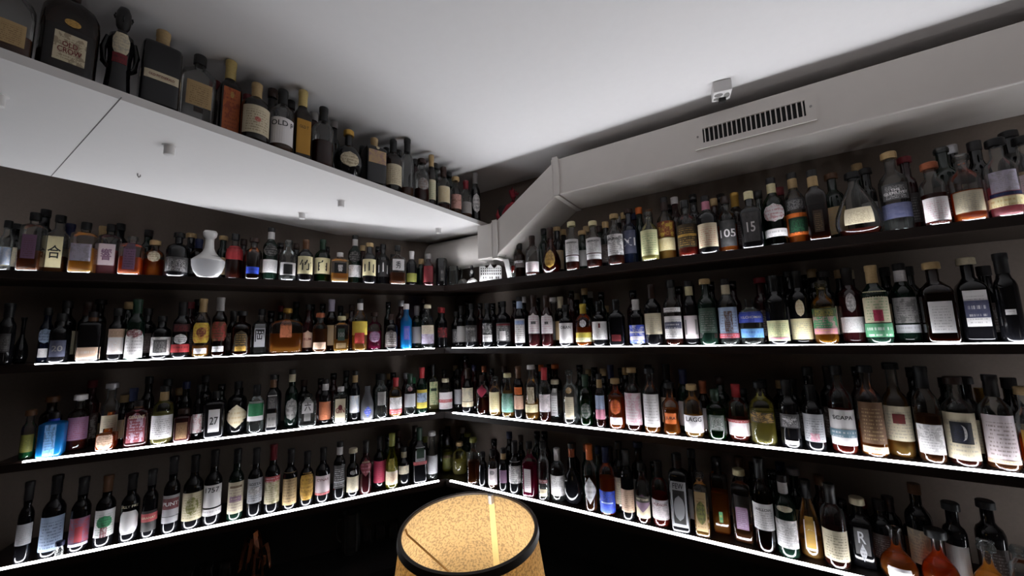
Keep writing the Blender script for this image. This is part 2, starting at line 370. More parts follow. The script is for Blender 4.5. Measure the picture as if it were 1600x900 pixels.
# ---------------------------------------------------------------- the shaded lamp
lx, ly, lz = -.110, .915, 1.199
TILT = Matrix.Translation((0, 0, lz)) @ Matrix.Rotation(math.radians(5.5), 4, 'X') @ Matrix.Translation((0, 0, -lz))   # the shade hangs a little askew
root = empty('floor_lamp', (lx, ly, 0)); tag(root, 'floor lamp with a glowing mottled parchment shade and dark rim', 'lamp')
def shade_mat():
    m, nt, out = new_mat('speckled parchment'); L = nt.links
    tc = N(nt, 'ShaderNodeTexCoord'); no = N(nt, 'ShaderNodeTexNoise'); no.inputs['Scale'].default_value = 190; no.inputs['Detail'].default_value = 3; L.new(tc.outputs['Object'], no.inputs['Vector'])
    cr = N(nt, 'ShaderNodeValToRGB'); e = cr.color_ramp.elements; e[0].position = .40; e[0].color = (.62, .46, .26, 1); e[1].position = .53; e[1].color = (.93, .74, .41, 1); L.new(no.outputs['Fac'], cr.inputs[0])
    d = N(nt, 'ShaderNodeBsdfDiffuse'); t = N(nt, 'ShaderNodeBsdfTranslucent'); L.new(cr.outputs[0], d.inputs[0]); L.new(cr.outputs[0], t.inputs[0])
    x = N(nt, 'ShaderNodeMixShader', i0=.42); L.new(d.outputs[0], x.inputs[1]); L.new(t.outputs[0], x.inputs[2]); L.new(x.outputs[0], out.inputs[0]); return m
SHM = shade_mat(); RIM = plain('dark brown trim', (.022, .012, .006, 1), .5, 0, .2, 300, .3)
R0, R1_, H_ = .149, .190, .27
m = MB(); m.lathe([(R1_, -H_), (R0, 0), (R0-.0015, 0), (R1_-.0015, -H_), (R1_, -H_)], 96, c=(0, 0, lz)); smooth_angle(m.build('lamp_shade', SHM, root))
for r_, z_ in ((R0, lz), (R1_, lz-H_)):
    m = MB(); m.lathe([(r_-.0035, -.001), (r_-.0035, .004), (r_-.001, .0055), (r_+.0045, .004), (r_+.0065, -.011), (r_+.003, -.0115), (r_-.0005, -.004)] , 96, c=(0, 0, z_)); smooth_angle(m.build('rim', RIM, root))
BRASS = plain('aged brass', (.25, .15, .06, 1), .35, .9)
m = MB()
for k in range(2):
    a = math.radians((176, 296)[k]); m.tube([((R0-.004)*math.cos(a), (R0-.004)*math.sin(a), lz-.006), ((R0-.008)*math.cos(a), (R0-.008)*math.sin(a), lz-.018), (.016*math.cos(a), .016*math.sin(a), lz-.125)], .0021, 8)
m.tube([(.018*math.cos(t*PI/8), .018*math.sin(t*PI/8), lz-.125) for t in range(16)], .0025, 8, closed=True)
m.build('shade_carrier', BRASS, root)
a = math.radians(74); 
def onsh(aa, dz, r=0): q = (R0-.0022-r)+(R1_-R0)*(-dz/H_); return (q*math.cos(aa), q*math.sin(aa), lz+dz)
m = MB(); m.add([onsh(a-.05, -.01), onsh(a+.05, -.01), onsh(a+.05, -.25), onsh(a-.05, -.25), onsh(a-.05, -.01, -.0006), onsh(a+.05, -.01, -.0006), onsh(a+.05, -.25, -.0006), onsh(a-.05, -.25, -.0006)], [(0, 1, 2, 3), (7, 6, 5, 4), (0, 4, 5, 1), (2, 6, 7, 3)])
m.build('shade_seam', plain('seam tape', (.95, .74, .34, 1), .7), root)
m = MB(); m.tube([onsh(a, .003, .003), onsh(a, -.02, .003)], .008, 6); m.build('rim_clip', plain('clip', 'slv', .4, .5), root)
for o in root.children:
    if o.type == 'MESH': o.data.transform(TILT)
m = MB(); m.lathe([(0, 0), (.15, 0), (.15, .012), (.13, .02), (.02, .028), (.011, .05), (.011, lz-.30), (.02, lz-.29), (.02, lz-.22), (0, lz-.22)], 32); smooth_angle(m.build('stand', BRASS, root))
def bulb_mat():
    m, nt, out = new_mat('lit bulb'); e = N(nt, 'ShaderNodeEmission', i1=6.0); e.inputs[0].default_value = (1, .86, .62, 1); nt.links.new(e.outputs[0], out.inputs[0]); return m
m = MB(); m.lathe([(0, -.055), (.013, -.05), (.015, -.03), (.026, -.005), (.030, .012), (.026, .030), (.014, .040), (0, .043)], 24, c=(0, 0, lz-.165)); smooth_angle(m.build('bulb', bulb_mat(), root))
lp = point_light('lamp_light', (0, 0, lz-.11), BULB_POWER, .03, (1, .90, .84)); lp.parent = root

# ---------------------------------------------------------------- bottles
def profile(shape, R, H):
    rn = min(.0150, R*.55); q = 1
    P = lambda *a: [(r*R if r is not None else rn, z*H) for r, z in a]
    n, dy = 2, 1
    foot = [(0, .003), (.80*R, .003), (.84*R, 0), (.93*R, .0012), (.985*R, .006), (R, .014)]
    if shape in ('std', 'sqr'): b = P((1, .60), (.97, .635), (.86, .675), (.66, .71), (None, .76), (None, .965))
    elif shape == 'wine': b = P((1, .56), (.95, .60), (.75, .65), (.5, .69), (None, .74), (None, .965))
    elif shape == 'burg': b = P((1, .36), (.97, .44), (.82, .54), (.52, .62), (None, .68), (None, .965))
    elif shape == 'slop': b = P((1, .42), (.92, .50), (.74, .60), (.52, .70), (None, .78), (None, .95))
    elif shape in ('squat', 'wide'): b = P((1, .58), (.97, .64), (.84, .69), (.58, .725), (None, .76), (None, .93))
    elif shape == 'sqt': b = P((1, .72), (.96, .755), (.7, .785), (None, .81), (None, .95))
    elif shape == 'flat': b = P((1, .70), (.95, .75), (.6, .80), (None, .83), (None, .95))
    elif shape == 'waist': b = P((.97, .06), (.90, .2), (.84, .32), (.92, .44), (1, .54), (.93, .60), (.6, .66), (None, .70), (None, .93))
    elif shape == 'globe': b = P((1, .30), (.98, .42), (.85, .54), (.55, .63), (None, .68), (None, .93))
    elif shape == 'pear': b = P((1, .14), (.97, .26), (.80, .40), (.55, .50), (.36, .60), (None, .68), (None, .965))
    elif shape == 'tear': b = P((.97, .14), (1, .22), (.95, .34), (.78, .48), (.55, .62), (.33, .74), (.24, .80), (.24, .93))
    elif shape == 'deca': b = P((1, .14), (.99, .26), (.86, .38), (.55, .50), (.33, .58), (.29, .66), (.30, .90), (.42, .99), (.40, 1.0))
    elif shape == 'heart': b = P((.85, .08), (1, .22), (.98, .36), (.78, .48), (.42, .55), (.33, .60), (.33, .93))
    elif shape == 'jug': b = P((1, .58), (.97, .68), (.80, .77), (.42, .84), (.2, .87), (.2, .95))
    elif shape == 'jar': b = P((1, .86), (.9, .9), (.9, .92))
    if shape in ('sqr', 'sqt'): n = 6
    if shape == 'wide': n = 5; dy = .6
    if shape == 'flat': n = 4; dy = .55
    if shape == 'jug': n = 4; dy = .8
    if shape == 'tear': dy = .5
    if shape == 'globe': dy = .7
    if shape == 'heart': dy = .75
    if shape in ('tear', 'deca', 'pear', 'globe', 'heart'): foot = [(0, .003), (.60*R, .003), (.66*R, 0), (.80*R, .004)] if shape != 'heart' else [(0, .002), (.3*R, 0), (.5*R, .006)]
    pr = foot+b
    out = []
    for i, (r, z) in enumerate(pr):   # section goes round towards the neck
        t = max(0, min(1, (r-rn*1.25)/max(R-rn*1.25, 1e-4))); nn = 2+(n-2)*t if z > .05*H else n; dd = 1+(dy-1)*t if z > .05*H else dy
        out.append((r, z, nn, dd))
    # soften: subdivide the shoulder
    return out, n, dy
def r_at(pr, z):
    for a, b in zip(pr[3:], pr[4:]):
        if a[1] <= z <= b[1]:
            t = (z-a[1])/max(b[1]-a[1], 1e-6); return a[0]+(b[0]-a[0])*t, a[2]+(b[2]-a[2])*t, a[3]+(b[3]-a[3])*t
    return pr[3][0], pr[3][2], pr[3][3]
def surf(pr, t, z, eps):
    """front-facing point at arc parameter t (radians across the front) and height z"""
    r, n, d = r_at(pr, z); u = math.sin(t) if n < 2.6 else max(-.995, min(.995, t/1.571*1.02))
    y = -d*r*(1-abs(u)**n)**(1/n) if abs(u) < 1 else 0
    k = 1+eps/max(r, .004)
    return (u*r*k, y*k - eps*.5, z)
_TXT = {}
def text_mesh(t):
    if t in _TXT: return _TXT[t]
    cu = bpy.data.curves.new('t', 'FONT'); cu.body = t.replace('~', '\n').replace('_', ' '); cu.align_x = 'CENTER'; cu.size = 1; cu.resolution_u = 3; cu.space_line = .85
    cu.offset = .012
    o = bpy.data.objects.new('t', cu); COL.objects.link(o)
    dg = bpy.context.evaluated_depsgraph_get(); me = o.evaluated_get(dg).to_mesh()
    v = [tuple(x.co) for x in me.vertices]; f = [tuple(p.vertices) for p in me.polygons]
    o.evaluated_get(dg).to_mesh_clear(); bpy.data.objects.remove(o); bpy.data.curves.remove(cu)
    if not v: r = ([], [], 1, 1, 0)
    else:
        x0, x1 = min(a[0] for a in v), max(a[0] for a in v); y0, y1 = min(a[1] for a in v), max(a[1] for a in v)
        r = ([(a[0]-(x0+x1)/2, a[1]-(y0+y1)/2) for a in v], f, max(x1-x0, .01), max(y1-y0, .01), 1)
    _TXT[t] = r; return r
def label_mesh(root, pr, R, H, spec, k, seed, allsp=()):
    tk = spec.split(' '); form, c1, c2 = tk[0], tk[1], tk[2]; a, b, wd = float(tk[3])*H, float(tk[4])*H, float(tk[5])
    txt = tk[6] if len(tk) > 6 else None
    T = math.asin(min(.995, wd)) if wd < 1 else 1.5
    if form == 'b' and wd >= .95: T = 1.52
    eps = .0006*(k+1); m = MB(); mats = []
    nu, nv = 12, (8 if form in ('o', 'diam', 'arch', 'oct', 'moon') else 4)
    if form != 'none':
        mats.append(paper(c1, c2, form, seed, bool(txt) and (len(txt.split(':')[0]) <= 5 or form in ('b',)) or any(len(q.split(' ')) > 6 for q in allsp[k+1:])))
        v = []; uv = []; f = []
        for j in range(nv+1):
            y = j/nv
            if form == 'o': hw = math.sqrt(max(0, 1-(2*y-1)**2)); y = y
            elif form == 'diam': hw = min(1, 1.15*(1-abs(2*y-1)))
            elif form == 'arch': hw = 1 if y < .6 else math.sqrt(max(0, 1-((y-.6)/.4)**2))
            elif form == 'oct': hw = min(1, .62+y*1.9, .62+(1-y)*1.9)
            elif form == 'moon': hw = math.sqrt(max(0, 1-(2*y-1)**2))
            else: hw = 1
            hw = max(hw, .02)
            for i in range(nu+1):
                x = (2*i/nu-1)*hw
                if form == 'moon': x = hw*(.45+.55*i/nu) if True else x
                v.append(surf(pr, x*T, a+(b-a)*y, eps)); uv.append((x/2+.5, y))
        for j in range(nv):
            for i in range(nu): p = j*(nu+1)+i; f.append((p, p+1, p+nu+2, p+nu+1))
        m.add(v, f, 0, uv)
    if txt:
        body, col = txt.rsplit(':', 1); tv, tf, tw, th, ok = text_mesh(body)
        if ok:
            r = r_at(pr, (a+b)/2)[0]; aw = 2*T*r*(.86 if T < 1.2 else .62); big = len(body) <= 3
            sc = min(aw/tw, (b-a)*(.34 if body in ('15', '20', '27', 'R', 'X1') else .42 if '~' in body else .66 if big or form in ('none', 'b') or '~' in body else .3)/th)
            if len(body) > 6: sc = min(aw/tw, (b-a)*(.4 if '~' in body else .75)/th)
            cz = (a+b)/2 if (big or form in ('none', 'b') or '~' in body) else b-(b-a)*.22
            if col == 'sky': cz = a
            mats.append(ink(col))
            m.add([surf(pr, (x*sc)/r, cz+y*sc, eps+.0005) for x, y in tv], tf, len(mats)-1)
    if not m.v: return
    return m.build('label' if form != 'none' else 'lettering', mats, root)
def make_bottle(kind, x, y, z, rot, R, H, shape, gk, lq, cap, labels, seed, text, grp=None):
    pr, n, dy = profile(shape, R, H); rn = pr[-1][0]; ztop = pr[-1][1]
    root = empty(kind, (x, y, z), rot)
    seg = 32 if n > 2 else 28
    m = MB()
    if gk == 'clr' or gk in GL:
        m.lathe(pr, seg, n, dy)
    else: m.lathe(pr+[(0, ztop, 2, 1)], seg, n, dy)
    o = m.build('glass_body', glass(gk), root); smooth_angle(o, 50)
    if lq != '-' and not (gk in DKG):
        lk, lv = (lq.split('.')+['5'])[:2]; lv = float('.'+lv)*H*.98
        lp_ = []; k = .93
        for a in pr[2:]:
            if a[1] >= lv: break
            lp_.append((a[0]*k, max(a[1], 0)+.006*(a[1] < .02)+.0, a[2], a[3]))
        r_, n_, d_ = r_at(pr, lv); lp_ = [(0, .0075, n, dy)]+[(p[0], max(p[1], .0075), p[2], p[3]) for p in lp_[1:]]+[(r_*k, lv, n_, d_), (0, lv, n_, d_)]
        m = MB(); m.lathe(lp_, seg, n, dy); o = m.build('liquid', liquid(lk), root); smooth_angle(o, 50)
    if cap != '-':
        st, cc = cap.split(':') if ':' in cap else ('N', cap)
        m = MB(); cm = capmat(cc); g = .0009
        if shape in ('jar',): m.lathe([(R*.96, ztop-.002), (R*1.02, ztop), (R*1.02, H*.995), (R*.96, H), (0, H)], 28)
        elif st == 'N': c0 = H-.034 if H > .2 else H-.026; m.lathe([(rn+g, c0), (rn+.0022, c0+.001), (rn+.0022, H-.002), (rn+.001, H), (0, H)], 20)
        elif st == 'L':
            c0 = max(H*.765, H-.075); m.lathe([(rn+g, c0), (rn+g+.0004, c0+.002), (rn+g, H-.022), (rn+.0022, H-.020), (rn+.0022, H-.002), (rn+.001, H), (0, H)], 20)
        elif st == 'S':      # neck band below a dark cap
            m.lathe([(rn+g, H-.066), (rn+g+.0004, H-.064), (rn+g, H-.026)], 20)
            m.build('neck_band', cm, root); m = MB(); cm = capmat('dk')
            m.lathe([(rn+g, H-.026), (rn+.002, H-.025), (rn+.002, H-.002), (rn, H), (0, H)], 20)
        elif st == 'T':
            rc = max(rn*1.45, .013); c0 = H-.024
            m.lathe([(rn*.8, ztop-.012), (rn*.8, c0), (rc, c0), (rc+.0005, c0+.002), (rc, H-.003), (rc-.003, H), (0, H)], 20)
        elif st == 'G':
            rc = max(rn*1.3, .013); c0 = H-.034; cm = glass('clr')
            m.lathe([(rn*.7, ztop-.02), (rn*.75, c0), (rn*.5, c0+.003), (rc, c0+.010), (rc*1.05, c0+.02), (rc*.8, H-.003), (0, H)], 16)
            m.lathe([(rn*.9, ztop-.004), (rn*1.25, ztop-.001), (rn*1.25, ztop+.003), (rn*.8, ztop+.004)], 16)
        o = m.build('stopper' if st in 'TG' else 'cap', cm, root); smooth_angle(o, 35)
    if labels != '-':
        ls = labels.split(';')
        for k, sp in enumerate(ls): label_mesh(root, pr, R, H, sp, k, seed+k, ls)
    tag(root, text, 'bottle', grp)
    return root

BOTTLES = '''
glass_jug|-1.1962 0.8422 2.3150 0.969 0.0348 0.1933|jug|clr|brn.3|blk|r tan brn .12 .42 .8|huge jug with faded tan label cut off by frame on the white hanging shelf|bottles in the front rows of the shelves
glass_jug|-1.1584 0.9272 2.3150 0.966 0.0524 0.2626|jug|brn|brn.5|dbr|r crm brn .12 .42 .72 ~OLD~CROW:dred;o gld brn .5 .58 .4|huge square-shouldered jug with cream label and gold oval on the white hanging shelf|bottles in the front rows of the shelves
spirit_bottle|-1.0538 1.0765 2.3150 0.874 0.0452 0.2643|sqt|dk|-|L:tan|b crm dred .3 .4 1.0 OLD_FITZGERALD:dred|squat dark bottle with red-lettered white band on the white hanging shelf|bottles in the front rows of the shelves
flat_bottle|-1.0227 1.1788 2.3150 0.880 0.0447 0.2619|flat|clr|brn.12|blk|r tan brn .28 .6 .9;b dk brn .2 .27 .4|flat clear bottle with wide tan label on the white hanging shelf|bottles in the front rows of the shelves
spirit_bottle|-0.9853 1.2657 2.3150 0.907 0.0334 0.3090|sqr|brn|-|L:c8b070|r b8602c dred .1 .62 .9;o gld dred .5 .58 .25|amber bottle with tall orange label on the white hanging shelf|bottles in the front rows of the shelves
spirit_bottle|-0.9006 1.2843 2.3150 0.783 0.0431 0.2325|std|brn|brn.4|L:tan|r crm brn .12 .56 .92;o red crm .3 .38 .22|brown bottle with cream label and red seal on the white hanging shelf|bottles in the front rows of the shelves
spirit_bottle|-0.8481 1.3533 2.3150 0.656 0.0390 0.2531|std|clr|brn.12|L:blk|r wht grey .1 .5 .92 OLD_P:blk|clear bottle with white label and long black cap on the white hanging shelf|bottles in the front rows of the shelves
spirit_bottle|-0.8124 1.4242 2.3150 0.775 0.0302 0.2977|sqr|brn|-|L:c8b070|r b8862c brn .08 .55 .95 OLD_T:blk|bottle with golden yellow label and gold neck on the white hanging shelf|bottles in the front rows of the shelves
spirit_bottle|-0.7592 1.4849 2.3150 0.590 0.0407 0.2631|std|clr|dkr.42|L:blk|-|clear unlabelled bottle half full of dark liquid on the white hanging shelf|bottles in the front rows of the shelves
spirit_bottle|-0.7041 1.6014 2.3150 0.598 0.0624 0.2255|globe|dk|-|T:gld|o crm brn .2 .5 .6|round dark bottle with oval cream label on the white hanging shelf|bottles in the front rows of the shelves
spirit_bottle|-0.6270 1.6996 2.3150 0.698 0.0484 0.2401|sqt|dk|-|L:tan|r tan mau .42 .68 .95;o crm tan .7 .78 .25|square dark bottle with slanting tan label on the white hanging shelf|bottles in the front rows of the shelves
spirit_bottle|-0.5625 1.7792 2.3150 0.529 0.0403 0.2713|std|brn|-|L:blk|r crm brn .12 .5 .95|brown bottle with large cream label on the white hanging shelf|bottles in the front rows of the shelves
spirit_bottle|-0.5088 1.8326 2.3150 0.528 0.0322 0.3050|std|clr|brn.15|L:blk|-|clear bottle with tall black cap on the white hanging shelf|bottles in the front rows of the shelves
spirit_bottle|-0.4561 1.9206 2.3150 0.458 0.0390 0.2402|std|clr|dkr.3|T:dbr|o grey brn .25 .52 .7|clear bottle with grey seal label on the white hanging shelf|bottles in the front rows of the shelves
spirit_bottle|-0.4188 1.9811 2.3150 0.489 0.0228 0.2901|std|brn|-|L:tan|r crm grn .12 .5 .95|slim bottle with long tan cork and cream label on the white hanging shelf|bottles in the front rows of the shelves
spirit_bottle|-0.3649 2.0448 2.3150 0.458 0.0345 0.2483|std|clr|dkr.12|L:dbr|r crm gld .15 .52 .95|bottle with brown capsule and cream label on the white hanging shelf|bottles in the front rows of the shelves
spirit_bottle|-0.3089 2.1216 2.3150 0.368 0.0321 0.2235|std|clr|brn.2|T:tan|r b88a80 brn .12 .5 .9|bottle with dusty pink label on the white hanging shelf|bottles in the front rows of the shelves
spirit_bottle|-0.2592 2.1955 2.3150 0.414 0.0332 0.2298|std|clr|brn.3|L:dred|r grey brn .1 .4 .9|bottle with dull grey label and red cap on the white hanging shelf|bottles in the front rows of the shelves
spirit_bottle|-0.2085 2.2600 2.3150 0.361 0.0282 0.3047|std|dk|-|L:grey|o wht blk .15 .55 .8|dark bottle with white oval portrait label on the white hanging shelf|bottles in the front rows of the shelves
spirit_bottle|-2.1030 1.5585 1.9470 0.765 0.0179 0.2103|std|clr|-|blk|r lbl wht .1 .45 .9|bottle with pale blue label, highest left shelf|bottles in the front rows of the shelves
spirit_bottle|-2.0493 1.6032 1.9470 0.601 0.0329 0.2567|sqt|clr|brn.35|blk|r mau brn .2 .6 .8|square bottle with faded mauve label, highest left shelf|bottles in the front rows of the shelves
spirit_bottle|-2.0414 1.6871 1.9470 0.641 0.0347 0.2720|sqr|clr|brn.3|blk|r cry blk .1 .62 .85 合:blk|square bottle with lit cream label and brush character, highest left shelf|bottles in the front rows of the shelves
spirit_bottle|-1.9130 1.6804 1.9470 0.600 0.0387 0.2333|sqt|clr|gld.5|blk|r lil grey .22 .55 .95|squat bottle with pale lilac label, highest left shelf|bottles in the front rows of the shelves
spirit_bottle|-1.9053 1.7800 1.9470 0.556 0.0349 0.2537|sqt|clr|pnk.5|blk|r plk mau .2 .6 .95 響:mau|squat bottle with pink brush-lettered label, highest left shelf|bottles in the front rows of the shelves
spirit_bottle|-1.7706 1.7541 1.9470 0.592 0.0387 0.1865|sqt|clr|ora.45|G:gls|r mau dk .12 .8 .72|square glass decanter with purple label and orange liquid, highest left shelf|bottles in the front rows of the shelves
spirit_bottle|-1.7475 1.8420 1.9470 0.695 0.0371 0.1864|squat|clr|ora.5|T:tan|o crm brn .4 .7 .6|round flask of orange liquid with cream oval label, highest left shelf|bottles in the front rows of the shelves
spirit_bottle|-1.6265 1.8362 1.9470 0.615 0.0454 0.2203|squat|dk|-|T:blk|r blk wht .1 .42 .9|squat black bottle with white ribbon at its neck, highest left shelf|bottles in the front rows of the shelves
spirit_bottle|-1.4387 1.9573 1.9470 0.546 0.0369 0.2412|std|clr|dkr.42|blk|r red dred .42 .72 .98|dark bottle with bright red label, highest left shelf|bottles in the front rows of the shelves
spirit_bottle|-1.3487 1.9719 1.9470 0.544 0.0380 0.2218|squat|brn|-|T:dbr|b blu blk .12 .28 .7|brown bottle with glowing blue band, highest left shelf|bottles in the front rows of the shelves
spirit_bottle|-1.2975 2.0289 1.9470 0.590 0.0355 0.2923|std|dgn|-|S:wht|r wht grey .14 .38 .92;o blk grey .44 .66 .85|green-black bottle with white label and round emblem, left of clear decanter, highest left shelf|bottles in the front rows of the shelves
spirit_bottle|-1.2113 2.0465 1.9470 0.572 0.0411 0.2266|squat|clr|wht.2|G:gls|r wht blk .12 .42 .85;r blk dk .14 .38 .5|clear bottle with glass stopper and silver label, highest left shelf|bottles in the front rows of the shelves
spirit_bottle|-1.1364 2.0817 1.9470 0.513 0.0378 0.2334|std|dk|-|L:brn|r cry blk .16 .58 .95 竹:blk|dark bottle with lit cream label of black brushwork, highest left shelf|bottles in the front rows of the shelves
spirit_bottle|-1.0876 2.1724 1.9470 0.517 0.0418 0.2550|std|grn|grn.5|L:dgn|r cry grn .2 .56 .95 白:blk|green bottle with cream label and green capsule, highest left shelf|bottles in the front rows of the shelves
spirit_bottle|-0.9849 2.1692 1.9470 0.501 0.0459 0.1757|sqt|clr|gld.3|wht|r blk dk .28 .62 .85 響:wht|squat clear bottle with black label and white cap, highest left shelf|bottles in the front rows of the shelves
spirit_bottle|-0.9383 2.2619 1.9470 0.408 0.0377 0.3013|std|dgn|-|S:wht|r wht grey .14 .38 .92;o blk grey .44 .66 .85|green-black bottle with white label and round emblem, beside wood-stoppered bottle, highest left shelf|bottles in the front rows of the shelves
spirit_bottle|-0.8403 2.2351 1.9470 0.352 0.0378 0.2445|std|dk|dkr.3|T:tan|r cry brn .18 .58 .95 山:blk|dark bottle with wood stopper and cream label, highest left shelf|bottles in the front rows of the shelves
spirit_bottle|-0.7950 2.3364 1.9470 0.399 0.0380 0.2599|std|dk|-|blk|r dk grey .2 .6 .9 山:wht|black bottle with black label and silver brushwork, highest left shelf|bottles in the front rows of the shelves
spirit_bottle|-0.6984 2.3175 1.9470 0.420 0.0457 0.2445|sqr|clr|brn.3|blk|r wht blk .34 .62 .9 秀:blk|square clear bottle with small white label, highest left shelf|bottles in the front rows of the shelves
spirit_bottle|-0.6296 2.3840 1.9470 0.318 0.0336 0.2212|std|dk|-|L:wht|r olv blk .1 .35 .9|black bottle with long white cap, highest left shelf|bottles in the front rows of the shelves
spirit_bottle|-0.5268 2.3934 1.9470 0.275 0.0341 0.2038|std|dkred|-|grey|r dred dk .1 .6 .8|dark red bottle with steel cap, highest left shelf|bottles in the front rows of the shelves
bar_jar|-0.4498 2.4365 1.9470 0.274 0.0370 0.1940|jar|dk|-|-|b dk grey .15 .65 .3|black cylinder jar with dark lid, highest left shelf|bottles in the front rows of the shelves
spirit_bottle|0.0490 2.2067 1.9470 -0.215 0.0342 0.2088|std|brn|brn.3|blk|r dbr wht .3 .5 .95 BELUX:wht|small brown bottle with pale lettering, at the corner end, highest right shelf|bottles in the front rows of the shelves
spirit_bottle|0.1186 2.1027 1.9470 -0.261 0.0380 0.2256|std|clr|dkr.3|L:dbr|r wht pnk .08 .33 .95|clear bottle with small white label and black cap, highest right shelf|bottles in the front rows of the shelves
spirit_bottle|0.2176 2.0570 1.9470 -0.291 0.0530 0.2577|pear|rse|dkr.35|L:dbr|o gld brn .1 .5 .55|pear-shaped rosy bottle with gold medallion, highest right shelf|bottles in the front rows of the shelves
spirit_bottle|0.3213 1.9704 1.9470 -0.308 0.0353 0.2612|std|clr|dkr.4|T:cry|r wht blk .3 .62 .95 BENRIACH:blk;b wht grey .17 .28 .9|first white-labelled bottle after the pear-shaped one, highest right shelf|bottles in the front rows of the shelves
spirit_bottle|0.4211 1.9109 1.9470 -0.296 0.0388 0.2437|std|clr|dkr.4|T:cry|r wht blk .3 .62 .95 BENRIACH:blk;b wht grey .17 .28 .9|middle one of three matching white-labelled bottles, highest right shelf|bottles in the front rows of the shelves
spirit_bottle|0.5160 1.8521 1.9470 -0.365 0.0403 0.2592|std|clr|dkr.35|T:tan|r wht blk .18 .58 .9 BENRIACH:blk|larger white-labelled bottle left of a blue-black one, highest right shelf|bottles in the front rows of the shelves
spirit_bottle|0.5966 1.8787 1.9470 -0.424 0.0373 0.2923|std|dbl|-|T:dbr|r dbl wht .2 .6 .8 X1:wht|blue-black bottle with tiny white lettering, highest right shelf|bottles in the front rows of the shelves
spirit_bottle|0.6525 1.7652 1.9470 -0.455 0.0404 0.2397|std|clr|yel.45|G:gls|r crg grn .1 .6 .9|clear bottle with glass stopper and yellow-green label, highest right shelf|bottles in the front rows of the shelves
spirit_bottle|0.7369 1.7731 1.9470 -0.460 0.0385 0.3096|std|clr|gld.5|S:dbr|r dred yel .36 .6 .95;r cry gld .15 .34 .9|golden bottle with dark red and cream label, highest right shelf|bottles in the front rows of the shelves
spirit_bottle|0.7957 1.6890 1.9470 -0.520 0.0414 0.2616|squat|clr|red.3|blk|r blk gld .15 .55 .9;b gld blk .34 .38 .9|bottle with black and gold label and red liquid, highest right shelf|bottles in the front rows of the shelves
spirit_bottle|0.8598 1.6331 1.9470 -0.549 0.0405 0.2600|std|dk|-|S:pnk|r crm red .1 .5 .9|black bottle with cream label and pink neck band, highest right shelf|bottles in the front rows of the shelves
spirit_bottle|0.9417 1.6247 1.9470 -0.538 0.0381 0.2517|squat|clr|ora.5|dbr|r blk wht .1 .55 .8 105:wht|bottle with black label reading 105, highest right shelf|bottles in the front rows of the shelves
spirit_bottle|0.9946 1.5438 1.9470 -0.619 0.0376 0.2422|sqr|dk|-|cry|r dk wht .1 .6 .9 15:wht|square black bottle with number 15, highest right shelf|bottles in the front rows of the shelves
spirit_bottle|1.0786 1.5234 1.9470 -0.601 0.0361 0.2898|std|grn|-|S:cry|o wht red .34 .6 .92;b wht grey .13 .24 .95|tall green bottle with round white label, highest right shelf|bottles in the front rows of the shelves
spirit_bottle|1.1522 1.5028 1.9470 -0.640 0.0336 0.3007|std|clr|ora.4|S:tan|b ora blk .12 .42 .98;r blk grn .16 .36 .8;r blk wht .46 .62 .9|bottle with orange-framed black label, highest right shelf|bottles in the front rows of the shelves
spirit_bottle|1.1715 1.4257 1.9470 -0.585 0.0331 0.2767|sqr|brn|brn.5|S:tan|r dbr tan .1 .4 .6|dark amber bottle with cream neck band, highest right shelf|bottles in the front rows of the shelves
decanter|1.2919 1.3877 1.9470 -0.656 0.0665 0.2487|tear|clr|dkr.12|T:blk|r crm brn .18 .42 .62|large teardrop decanter with cream label, highest right shelf|bottles in the front rows of the shelves
spirit_bottle|1.3905 1.3403 1.9470 -0.698 0.0396 0.3011|std|clr|wht.3|T:tan|r navy wht .16 .34 .95;r blk wht .38 .58 .8 THE~GLENLIVET:wht|tall clear bottle with navy wave band and white lettering, highest right shelf|bottles in the front rows of the shelves
spirit_bottle|1.4350 1.2562 1.9470 -0.730 0.0317 0.2209|squat|clr|dkr.5|T:cop|r wht pnk .06 .42 .9|squat bottle with copper stopper and white label, highest right shelf|bottles in the front rows of the shelves
spirit_bottle|1.5025 1.2195 1.9470 -0.792 0.0371 0.2331|squat|clr|ora.45|G:gls|r crm grey .12 .42 .85|wide decanter with round glass stopper, orange liquid, highest right shelf|bottles in the front rows of the shelves
spirit_bottle|1.5665 1.1752 1.9470 -0.782 0.0341 0.2594|std|clr|pnk.4|T:blk|r lil grey .3 .56 .8;b navy blk .25 .29 .9;b cry gld .12 .24 .95|tall clear bottle with lilac label and navy stripe, highest right shelf|bottles in the front rows of the shelves
spirit_bottle|1.6325 1.1592 1.9470 -0.838 0.0265 0.2575|std|clr|pnk.4|T:blk|r plk grey .2 .5 .9|pink-labelled bottle cut by right frame edge, highest right shelf|bottles in the front rows of the shelves
spirit_bottle|-2.0829 1.5833 1.5598 0.776 0.0237 0.2511|std|dk|-|L:blk|r dk grey .2 .5 .6|near-black bottle cut by left frame edge, second left shelf|bottles in the front rows of the shelves
decanter|-2.0885 1.6395 1.5598 0.736 0.0217 0.1956|deca|dk|-|-|-|dark decanter beyond the end of the light strip, second left shelf|bottles in the front rows of the shelves
spirit_bottle|-2.0128 1.6601 1.5598 0.734 0.0201 0.2361|std|dbl|-|blk|o lbl dbl .35 .62 .9;r wht grey .1 .26 .7|dark blue bottle with pale mottled label, second left shelf|bottles in the front rows of the shelves
spirit_bottle|-1.9506 1.6611 1.5598 0.678 0.0320 0.2095|squat|dk|-|blk|r dbl wht .12 .45 .7 20:grey|squat black bottle with number 20, second left shelf|bottles in the front rows of the shelves
spirit_bottle|-1.8683 1.7095 1.5598 0.570 0.0371 0.2186|sqt|dk|-|S:brn|b pch wht .04 .28 .98|dark square bottle with peach band at its foot, second left shelf|bottles in the front rows of the shelves
